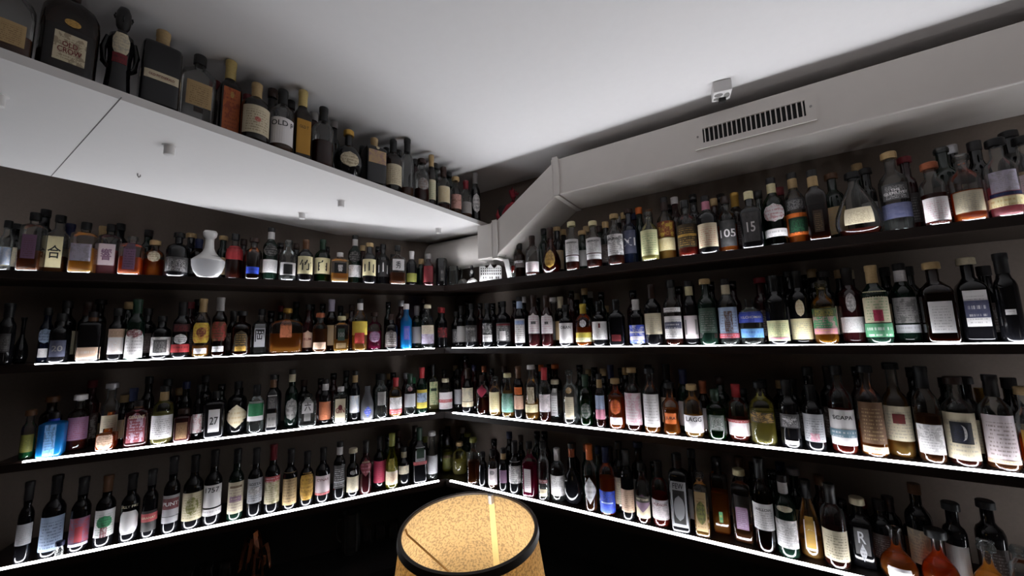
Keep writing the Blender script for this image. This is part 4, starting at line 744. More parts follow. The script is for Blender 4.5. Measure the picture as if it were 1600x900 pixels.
spirit_bottle|0.1372 2.0988 0.7836 -0.193 0.0299 0.2825|std|clr|wht.3|blk|b dred wht .3 .36 .7;b crm brn .08 .2 .6|clear bottle with thin red label stripe, lowest right shelf|bottles in the front rows of the shelves
spirit_bottle|0.2085 2.0835 0.7836 -0.269 0.0357 0.2527|squat|clr|wht.5|L:wht|r wht grey .12 .5 .96|clear bottle with long white neck and white label, lowest right shelf|bottles in the front rows of the shelves
spirit_bottle|0.2775 2.0288 0.7836 -0.338 0.0466 0.2910|heart|dk|-|S:cop|-|round apple-shaped black bottle, lowest right shelf|bottles in the front rows of the shelves
spirit_bottle|0.3534 1.9597 0.7836 -0.365 0.0287 0.3013|std|clr|brn.5|L:ora|diam wht grey .12 .52 .92|dark amber bottle with white shield label, lowest right shelf|bottles in the front rows of the shelves
spirit_bottle|0.4248 1.9230 0.7836 -0.335 0.0363 0.2975|std|clr|ora.55|L:dbl|r blu navy .04 .36 .95;b lbl blu .18 .2 .7|orange-filled bottle with royal blue label, lowest right shelf|bottles in the front rows of the shelves
spirit_bottle|0.5044 1.8642 0.7836 -0.421 0.0294 0.3001|std|dk|-|L:dk|r pch brn .12 .44 .96 |dark bottle with plain peach label, lowest right shelf|bottles in the front rows of the shelves
spirit_bottle|0.5613 1.8284 0.7836 -0.430 0.0298 0.2531|std|clr|dkr.3|blk|r crm tan .1 .32 .96;diam mau wht .2 .5 .96;b dk crm .36 .46 .96 WITTENBE:crm|bottle with black band across diamond label, lowest right shelf|bottles in the front rows of the shelves
spirit_bottle|0.6278 1.7992 0.7836 -0.424 0.0351 0.2658|squat|clr|red.5|S:dk|r plk grey .12 .42 .98 HUDSON:dred|bottle with glowing red liquid and white label, lowest right shelf|bottles in the front rows of the shelves
spirit_bottle|0.6960 1.7511 0.7836 -0.502 0.0372 0.3108|sqt|dk|-|S:dbr|r slv grey .08 .66 .94;r dk grey .12 .62 .8;o slv grey .16 .48 .74;b slv dk .55 .66 .8 FEW:blk|square bottle with grey arch label of three black letters, lowest right shelf|bottles in the front rows of the shelves
spirit_bottle|0.7629 1.7024 0.7836 -0.506 0.0281 0.2535|sqt|clr|gld.3|G:gls|r tan brn .1 .7 .9;o olv blk .2 .56 .8|bottle with dark oval on tan label, lowest right shelf|bottles in the front rows of the shelves
spirit_bottle|0.8555 1.7261 0.7836 -0.515 0.0330 0.2981|sqt|clr|amb.55|L:dk|b grn yel .16 .3 .3|square amber bottle with green sticker, lowest right shelf|bottles in the front rows of the shelves
spirit_bottle|0.9026 1.6505 0.7836 -0.559 0.0339 0.2745|sqt|clr|brn.2|T:cry|r mau lil .2 .5 .8|clear square bottle with purple printing, lowest right shelf|bottles in the front rows of the shelves
spirit_bottle|0.9486 1.5861 0.7836 -0.535 0.0337 0.3350|std|brn|brn.4|L:blk|r wht grey .24 .52 .96 WILLOW:blk|brown bottle with white label and heading, lowest right shelf|bottles in the front rows of the shelves
spirit_bottle|1.0083 1.5482 0.7836 -0.615 0.0339 0.2842|std|dgn|-|S:wht|r wht grey .12 .46 .96;o crm grey .56 .64 .7|green-black bottle with white label and neck crest, lowest right shelf|bottles in the front rows of the shelves
spirit_bottle|1.0849 1.5350 0.7836 -0.625 0.0345 0.2682|slop|clr|gld.25|L:dk|r wht grey .12 .5 .5 B:wht;r gld tan .15 .55 .4|sloping bottle with long black neck and golden label, lowest right shelf|bottles in the front rows of the shelves
spirit_bottle|1.1275 1.4741 0.7836 -0.587 0.0355 0.2753|squat|clr|dkr.45|L:dk|r crm blk .1 .46 .96|bottle with cream label of handwritten lines, lowest right shelf|bottles in the front rows of the shelves
spirit_bottle|1.2219 1.4748 0.7836 -0.653 0.0328 0.2266|sqr|dk|-|T:crm|r dk wht .2 .7 .8 R:slv;diam slv dk .1 .36 .4|square black bottle with white swirling figure, lowest right shelf|bottles in the front rows of the shelves
decanter|1.2704 1.3967 0.7836 -0.712 0.0474 0.1576|deca|clr|amb.42|-|r wht crm .06 .3 .6|open flared decanter of bright amber whisky, lowest right shelf|bottles in the front rows of the shelves
decanter|1.3520 1.3413 0.7836 -0.743 0.0444 0.1773|deca|clr|ora.42|T:blk|r cry brn .06 .26 .5|broad decanter of reddish whisky with dark stopper, lowest right shelf|bottles in the front rows of the shelves
decanter|1.4388 1.2791 0.7836 -0.750 0.0384 0.1671|deca|clr|gld.42|G:gls|r gld tan .1 .3 .4|broad decanter of pale gold whisky, lowest right shelf|bottles in the front rows of the shelves
spirit_bottle|1.5006 1.2484 0.7836 -0.829 0.0259 0.1699|squat|clr|brn.3|G:gls|r slv grey .1 .4 .7|cut-glass bottle at the lower right frame corner, lowest right shelf|bottles in the front rows of the shelves
spirit_bottle|1.4277 1.3532 0.7836 -0.812 0.0287 0.2530|squat|dk|-|T:blk|r grey grey .12 .5 .9|black-capped bottle behind right of broad decanter of reddish whisky with dark stopper, lowest right shelf|bottles in the second rows of the shelves
spirit_bottle|1.3840 1.4225 0.7836 -0.772 0.0344 0.2873|std|dk|-|brn|r crm grey .12 .5 .9|brown-capped bottle behind left of broad decanter of reddish whisky with dark stopper, lowest right shelf|bottles in the second rows of the shelves
spirit_bottle|1.5064 1.3208 0.7836 -0.851 0.0340 0.2699|squat|dk|-|T:blk|r dbr grey .12 .5 .9|black-capped bottle behind broad decanter of pale gold whisky, lowest right shelf|bottles in the second rows of the shelves
spirit_bottle|-1.8431 1.7966 1.1742 0.798 0.0287 0.2827|squat|clr|brn.4|T:slv|r crm grey .12 .5 .9|silver-capped bottle behind short amber flask with peach label, third left shelf|bottles in the second rows of the shelves
spirit_bottle|1.5797 1.2741 1.5598 -0.892 0.0289 0.2493|std|dk|-|dk|r dbr grey .12 .5 .9|dark-capped bottle behind right of broad dark bottle with navy and white label, second right shelf|bottles in the second rows of the shelves
spirit_bottle|1.4577 1.3519 1.9470 -0.823 0.0245 0.2875|squat|dkred|-|T:dred|r dk grey .12 .5 .9|dark-red-capped bottle behind right of tall clear bottle with navy wave band, highest right shelf|bottles in the second rows of the shelves
spirit_bottle|-1.6000 1.9225 1.9470 0.694 0.0338 0.2093|std|brn|brn.4|L:dbl|r dk grey .12 .5 .9|navy-capped bottle behind right of squat black bottle with white ribbon, highest left shelf|bottles in the second rows of the shelves
spirit_bottle|-1.9614 1.8198 1.1742 0.823 0.0296 0.2948|std|dkred|-|dred|r dbr grey .12 .5 .9|dark-red-capped bottle behind right of bottle of dark red liquid with white stopper, third left shelf|bottles in the second rows of the shelves
spirit_bottle|1.4329 1.4863 0.7836 -0.767 0.0359 0.1684|std|dk|-|dk|r tan grey .12 .5 .9|dark-capped bottle behind right of open flared decanter of bright amber whisky, lowest right shelf|bottles in the second rows of the shelves
spirit_bottle|1.2991 1.4767 0.7836 -0.722 0.0344 0.2151|std|dk|-|dk|r dbr grey .12 .5 .9|dark-capped bottle behind left of open flared decanter of bright amber whisky, lowest right shelf|bottles in the second rows of the shelves
spirit_bottle|-2.1655 1.6295 1.9470 0.926 0.0338 0.2193|squat|dk|-|T:blk|r crm grey .12 .5 .9|black-capped bottle behind right of bottle with pale blue label, highest left shelf|bottles in the second rows of the shelves
spirit_bottle|-1.9913 1.8718 1.1742 0.816 0.0257 0.1826|std|dgn|-|L:pch|r tan grey .12 .5 .9|peach-capped bottle behind left of short amber flask with peach label, third left shelf|bottles in the second rows of the shelves
spirit_bottle|1.5755 1.2590 1.1742 -0.897 0.0337 0.2707|std|dk|-|dk|r crm grey .12 .5 .9|dark-capped bottle behind left of orange bottle cut by right frame edge, third right shelf|bottles in the second rows of the shelves
spirit_bottle|1.3632 1.5070 0.7836 -0.735 0.0302 0.2125|std|dk|-|L:dk|r dbr grey .12 .5 .9|dark-capped bottle behind open flared decanter of bright amber whisky, lowest right shelf|bottles in the second rows of the shelves
spirit_bottle|1.3061 1.4960 1.9470 -0.718 0.0347 0.2906|squat|dgn|-|T:brn|r tan grey .12 .5 .9|brown-capped bottle behind right of dark amber bottle with cream neck band, highest right shelf|bottles in the second rows of the shelves
spirit_bottle|-1.5106 1.9688 1.9470 0.654 0.0243 0.2359|squat|dgn|-|T:tan|r tan grey .12 .5 .9|tan-capped bottle behind left of dark bottle with bright red label, highest left shelf|bottles in the second rows of the shelves
spirit_bottle|-1.8422 1.8590 1.1742 0.781 0.0294 0.2191|std|dk|-|tan|r tan grey .12 .5 .9|tan-capped bottle behind right of short amber flask with peach label, third left shelf|bottles in the second rows of the shelves
spirit_bottle|-1.9981 1.7162 1.5598 0.861 0.0338 0.2716|std|dk|-|dk|r crm grey .12 .5 .9|dark-capped bottle behind squat black bottle with number 20, second left shelf|bottles in the second rows of the shelves
spirit_bottle|1.5259 1.2906 1.9470 -0.869 0.0337 0.2939|std|dgn|-|G:gls|r dbr grey .12 .5 .9|pale-capped bottle behind right of squat bottle with copper stopper and white label, highest right shelf|bottles in the second rows of the shelves
spirit_bottle|1.2074 1.5115 1.1742 -0.674 0.0340 0.2975|std|dk|-|L:dk|r dbr grey .12 .5 .9|dark-capped bottle behind left of bottle with white label and slate blue stripe, third right shelf|bottles in the second rows of the shelves
spirit_bottle|-1.9058 1.8711 1.1742 0.795 0.0299 0.1422|std|dgn|-|L:ora|r crm grey .12 .5 .9|orange-capped bottle behind short amber flask with peach label, third left shelf|bottles in the second rows of the shelves
spirit_bottle|-1.9384 1.7472 1.5598 0.837 0.0287 0.2669|std|brn|brn.4|L:dbr|r dbr grey .12 .5 .9|dark-brown-capped bottle behind left of dark square bottle with peach band, second left shelf|bottles in the second rows of the shelves
spirit_bottle|1.5910 1.3143 1.9470 -0.880 0.0295 0.3091|std|dk|-|slv|r crm grey .12 .5 .9|silver-capped bottle behind wide decanter with round glass stopper, highest right shelf|bottles in the second rows of the shelves
spirit_bottle|-1.7759 1.8314 1.1742 0.770 0.0243 0.2534|std|brn|brn.4|L:dbl|r crm grey .12 .5 .9|navy-capped bottle behind left of flat dark red bottle with pale lettering, third left shelf|bottles in the second rows of the shelves
spirit_bottle|1.5509 1.3162 1.1742 -0.867 0.0247 0.2320|std|dgn|-|L:gld|r dbr grey .12 .5 .9|gold-capped bottle behind left of broad bottle with tall speckled pinkish label, third right shelf|bottles in the second rows of the shelves
spirit_bottle|-1.6658 1.9504 1.9470 0.707 0.0345 0.2491|squat|dk|-|T:tan|r grey grey .12 .5 .9|tan-capped bottle behind right of squat black bottle with white ribbon, highest left shelf|bottles in the second rows of the shelves
spirit_bottle|-1.7538 1.8428 1.5598 0.761 0.0338 0.2392|std|dk|-|dk|r dbr grey .12 .5 .9|dark-capped bottle behind right of long-necked bottle with white label and red oval, second left shelf|bottles in the second rows of the shelves
spirit_bottle|-1.7554 1.8814 1.1742 0.751 0.0247 0.3005|std|dk|-|blk|r dbr grey .12 .5 .9|black-capped bottle behind right of flat dark red bottle with pale lettering, third left shelf|bottles in the second rows of the shelves
spirit_bottle|1.1445 1.5338 1.1742 -0.641 0.0287 0.2951|std|dk|-|blk|r crm grey .12 .5 .9|black-capped bottle behind black bottle with mottled silver label, third right shelf|bottles in the second rows of the shelves
spirit_bottle|-1.6055 1.9197 1.1742 0.696 0.0243 0.2679|std|dk|-|dbl|r dbr grey .12 .5 .9|navy-capped bottle behind small rosy square bottle with brown label, third left shelf|bottles in the second rows of the shelves
spirit_bottle|1.4563 1.4002 1.5598 -0.805 0.0347 0.2734|std|dk|-|dk|r dbr grey .12 .5 .9|dark-capped bottle behind right of green-black bottle with grey label and white cap, second right shelf|bottles in the second rows of the shelves
spirit_bottle|1.2994 1.5477 0.7836 -0.698 0.0302 0.1846|std|dkred|-|dred|r crm grey .12 .5 .9|dark-red-capped bottle behind square black bottle with white swirling figure, lowest right shelf|bottles in the second rows of the shelves
spirit_bottle|-1.9458 1.8053 1.5598 0.823 0.0249 0.2843|squat|dk|-|T:dk|r tan grey .12 .5 .9|dark-capped bottle behind dark square bottle with peach band at its foot, second left shelf|bottles in the second rows of the shelves
spirit_bottle|1.4332 1.4623 1.5598 -0.775 0.0255 0.2828|std|dk|-|dk|r tan grey .12 .5 .9|dark-capped bottle behind right of bottle with pink flower label and green base, second right shelf|bottles in the second rows of the shelves
spirit_bottle|0.7693 1.7729 0.7836 -0.409 0.0287 0.3188|std|dk|-|blk|r grey grey .12 .5 .9|black-capped bottle behind left of bottle with dark oval on tan label, lowest right shelf|bottles in the second rows of the shelves
spirit_bottle|-0.3314 2.4745 1.5598 0.133 0.0337 0.2617|std|dk|-|L:dk|r grey grey .12 .5 .9|dark-capped bottle behind left of dark bottle with grey outlined lettering, second right shelf|bottles in the second rows of the shelves
spirit_bottle|0.7084 1.8295 1.1742 -0.369 0.0340 0.2954|std|dk|-|L:blk|r crm grey .12 .5 .9|black-capped bottle behind narrow-waisted bottle with orange band label, third right shelf|bottles in the second rows of the shelves
spirit_bottle|0.4953 1.9476 0.7836 -0.249 0.0337 0.3128|std|dk|-|dk|r crm grey .12 .5 .9|dark-capped bottle behind left of dark bottle with plain peach label, lowest right shelf|bottles in the second rows of the shelves
spirit_bottle|-1.0438 2.2107 1.5598 0.441 0.0287 0.2978|std|brn|brn.4|L:lil|r tan grey .12 .5 .9|lilac-capped bottle behind left of clear bottle with dark label and pale cork, second left shelf|bottles in the second rows of the shelves
spirit_bottle|1.2808 1.4884 1.5598 -0.711 0.0247 0.2815|std|dk|-|tan|r crm grey .12 .5 .9|tan-capped bottle behind left of dark bottle with grey oval above white label, second right shelf|bottles in the second rows of the shelves
spirit_bottle|1.2179 1.4870 1.5598 -0.686 0.0287 0.2779|squat|dk|-|T:dk|r crm grey .12 .5 .9|dark-capped bottle behind golden bottle with tropical green and pink label, second right shelf|bottles in the second rows of the shelves
spirit_bottle|-0.6089 2.4360 1.5598 0.245 0.0338 0.2663|std|dgn|-|L:grey|r grey grey .12 .5 .9|grey-capped bottle behind right of bright blue bottle with white cap, second left shelf|bottles in the second rows of the shelves
spirit_bottle|1.5923 1.2483 1.9470 -0.906 0.0287 0.2887|std|dk|-|dk|r grey grey .12 .5 .9|dark-capped bottle behind right of wide decanter with round glass stopper, highest right shelf|bottles in the second rows of the shelves
spirit_bottle|1.0396 1.6006 1.5598 -0.576 0.0287 0.2748|squat|dkred|-|T:dred|r dbr grey .12 .5 .9|dark-red-capped bottle behind right of open-necked clear bottle with blue label, second right shelf|bottles in the second rows of the shelves
spirit_bottle|1.3794 1.4255 1.9470 -0.769 0.0247 0.2785|squat|dk|-|T:dk|r grey grey .12 .5 .9|dark-capped bottle behind right of large teardrop decanter with cream label, highest right shelf|bottles in the second rows of the shelves
spirit_bottle|0.7621 1.7775 1.1742 -0.405 0.0287 0.2749|std|dgn|-|L:dbl|r grey grey .12 .5 .9|navy-capped bottle behind left of bottle with white label of large black letters, third right shelf|bottles in the second rows of the shelves
spirit_bottle|0.9487 1.7238 0.7836 -0.503 0.0348 0.2990|std|brn|brn.4|L:brn|r grey grey .12 .5 .9|brown-capped bottle behind clear square bottle with purple printing, lowest right shelf|bottles in the second rows of the shelves
spirit_bottle|-1.6133 1.9156 1.5598 0.700 0.0338 0.2727|std|dkred|-|dred|r dk grey .12 .5 .9|dark-red-capped bottle behind right of black bottle with white disc and red band, second left shelf|bottles in the second rows of the shelves
spirit_bottle|0.3851 2.0178 1.9470 -0.189 0.0337 0.2240|squat|dgn|-|T:tan|r grey grey .12 .5 .9|tan-capped bottle behind right of first white-labelled bottle after the pear-shaped one, highest right shelf|bottles in the second rows of the shelves
spirit_bottle|1.6708 1.2161 1.9470 -0.942 0.0340 0.3056|squat|dk|-|T:dk|r tan grey .12 .5 .9|dark-capped bottle behind left of pink-labelled bottle cut by right frame edge, highest right shelf|bottles in the second rows of the shelves
spirit_bottle|-1.5619 1.9816 1.1742 0.668 0.0343 0.2914|std|dk|-|dk|r dbr grey .12 .5 .9|dark-capped bottle behind right of dark bottle with red-printed white label, third left shelf|bottles in the second rows of the shelves
spirit_bottle|-2.0219 1.7208 1.1742 0.866 0.0340 0.2389|squat|brn|brn.4|T:brn|r tan grey .12 .5 .9|brown-capped bottle behind large bright blue square bottle, third left shelf|bottles in the second rows of the shelves
spirit_bottle|-0.3138 2.5889 0.7836 0.121 0.0338 0.2217|squat|dgn|-|T:olv|r grey grey .12 .5 .9|olive-capped bottle behind right of squat bottle of bright yellow liquid, lowest left shelf|bottles in the second rows of the shelves
spirit_bottle|1.0079 1.6623 1.9470 -0.545 0.0343 0.2817|std|brn|brn.4|L:gld|r dbr grey .12 .5 .9|gold-capped bottle behind right of bottle with black label reading 105, highest right shelf|bottles in the second rows of the shelves
spirit_bottle|0.4810 1.9567 1.1742 -0.241 0.0243 0.2893|std|brn|brn.4|L:dbl|r tan grey .12 .5 .9|navy-capped bottle behind round bottle full of orange liquor, third right shelf|bottles in the second rows of the shelves
spirit_bottle|1.1197 1.5911 1.1742 -0.613 0.0292 0.2429|std|dk|-|L:dk|r dbr grey .12 .5 .9|dark-capped bottle behind right of black bottle with white lettering and pink foot, third right shelf|bottles in the second rows of the shelves
spirit_bottle|0.7906 1.8482 1.1742 -0.404 0.0351 0.2061|squat|clr|brn.4|T:tan|r crm grey .12 .5 .9|tan-capped bottle behind left of bottle with white label of large black letters, third right shelf|bottles in the second rows of the shelves
spirit_bottle|0.4950 1.9478 1.9470 -0.249 0.0337 0.2494|std|dk|-|tan|r dbr grey .12 .5 .9|tan-capped bottle behind left of larger white-labelled bottle left of a blue-black one, highest right shelf|bottles in the second rows of the shelves
spirit_bottle|-1.9386 1.8541 1.9470 0.808 0.0351 0.2798|std|dk|-|blk|r dk grey .12 .5 .9|black-capped bottle behind right of squat bottle with pink brush-lettered label, highest left shelf|bottles in the second rows of the shelves
spirit_bottle|0.4217 2.0834 1.9470 -0.200 0.0350 0.2669|std|clr|brn.4|tan|r dbr grey .12 .5 .9|tan-capped bottle behind left of middle one of three matching white-labelled bottles, highest right shelf|bottles in the second rows of the shelves
spirit_bottle|0.2617 2.0965 1.5598 -0.124 0.0337 0.2652|std|brn|brn.4|L:crm|r tan grey .12 .5 .9|cream-capped bottle behind left of black bottle with sketched white label, second right shelf|bottles in the second rows of the shelves
spirit_bottle|-1.4540 1.9982 1.5598 0.629 0.0243 0.2287|std|dk|-|L:dk|r dbr grey .12 .5 .9|dark-capped bottle behind left of round-shouldered bottle with black arched label, second left shelf|bottles in the second rows of the shelves
spirit_bottle|0.2300 2.1582 1.5598 -0.106 0.0292 0.2687|squat|clr|brn.4|T:wht|r grey grey .12 .5 .9|white-capped bottle behind right of bottle with rounded white label, second right shelf|bottles in the second rows of the shelves
spirit_bottle|1.1474 1.5734 1.5598 -0.630 0.0344 0.2945|squat|dk|-|T:blk|r grey grey .12 .5 .9|black-capped bottle behind left of black bottle with cream oval above cream label, second right shelf|bottles in the second rows of the shelves
spirit_bottle|1.0944 1.6309 1.5598 -0.591 0.0295 0.2834|std|dk|-|blk|r grey grey .12 .5 .9|black-capped bottle behind black bottle with pale green label near its foot, second right shelf|bottles in the second rows of the shelves
spirit_bottle|1.1204 1.6618 1.1742 -0.593 0.0355 0.2299|std|dk|-|tan|r dk grey .12 .5 .9|tan-capped bottle behind left of black bottle with white lettering and pink foot, third right shelf|bottles in the second rows of the shelves
spirit_bottle|0.2300 2.2056 1.1742 -0.104 0.0351 0.2813|squat|brn|brn.4|T:ora|r dk grey .12 .5 .9|orange-capped bottle behind clear square bottle with tall white label, third right shelf|bottles in the second rows of the shelves
spirit_bottle|0.8276 1.7358 1.1742 -0.445 0.0243 0.2267|std|brn|brn.4|L:cop|r grey grey .12 .5 .9|copper-capped bottle behind right of bottle with white label of large black letters, third right shelf|bottles in the second rows of the shelves
spirit_bottle|1.4953 1.3101 1.1742 -0.851 0.0243 0.2717|squat|dk|-|T:dk|r crm grey .12 .5 .9|dark-capped bottle behind right of bottle with crescent moon picture label, third right shelf|bottles in the second rows of the shelves
spirit_bottle|0.5739 1.8974 0.7836 -0.294 0.0337 0.3238|squat|brn|brn.4|T:dbl|r grey grey .12 .5 .9|navy-capped bottle behind bottle with black band across diamond label, lowest right shelf|bottles in the second rows of the shelves
spirit_bottle|-0.9725 1.3419 2.3150 0.627 0.0292 0.2283|std|dkred|-|L:dred|r crm grey .12 .5 .9|dark-red-capped bottle behind left of brown bottle with cream label and red seal, white hanging shelf|bottles in the second rows of the shelves
spirit_bottle|-2.0784 1.7591 1.9470 0.868 0.0348 0.2555|std|brn|brn.4|L:dbl|r crm grey .12 .5 .9|navy-capped bottle behind right of square bottle with lit cream label and brush, highest left shelf|bottles in the second rows of the shelves
spirit_bottle|1.1585 1.6375 1.5598 -0.616 0.0255 0.2827|std|dk|-|dk|r dbr grey .12 .5 .9|dark-capped bottle behind right of black bottle with pale green label near, second right shelf|bottles in the second rows of the shelves
spirit_bottle|-2.0089 1.8402 1.9470 0.829 0.0300 0.2646|std|brn|brn.4|L:tan|r tan grey .12 .5 .9|tan-capped bottle behind left of squat bottle with pink brush-lettered label, highest left shelf|bottles in the second rows of the shelves
spirit_bottle|-1.6793 1.8983 1.1742 0.724 0.0289 0.2845|std|dk|-|blk|r dbr grey .12 .5 .9|black-capped bottle behind pale bottle with white label and winged emblem, third left shelf|bottles in the second rows of the shelves
spirit_bottle|1.0949 1.6069 0.7836 -0.598 0.0344 0.2862|squat|dgn|-|T:slv|r tan grey .12 .5 .9|silver-capped bottle behind right of green-black bottle with white label and neck crest, lowest right shelf|bottles in the second rows of the shelves
spirit_bottle|0.2651 2.1358 1.9470 -0.124 0.0343 0.2827|squat|dk|-|T:tan|r tan grey .12 .5 .9|tan-capped bottle behind right of pear-shaped rosy bottle with gold medallion, highest right shelf|bottles in the second rows of the shelves
spirit_bottle|0.4647 2.0086 0.7836 -0.227 0.0292 0.2729|std|dgn|-|L:dbr|r crm grey .12 .5 .9|dark-brown-capped bottle behind orange-filled bottle with royal blue label, lowest right shelf|bottles in the second rows of the shelves
'''
for k, ln in enumerate(BOTTLES.strip().split('\n')):
    f = ln.split('|')
    x, y, z, rot, R, H = map(float, f[1].split())
    make_bottle(f[0], x, y, z, rot, R, H, f[2], f[3], f[4], f[5], f[6], k, f[7], f[8] or None)

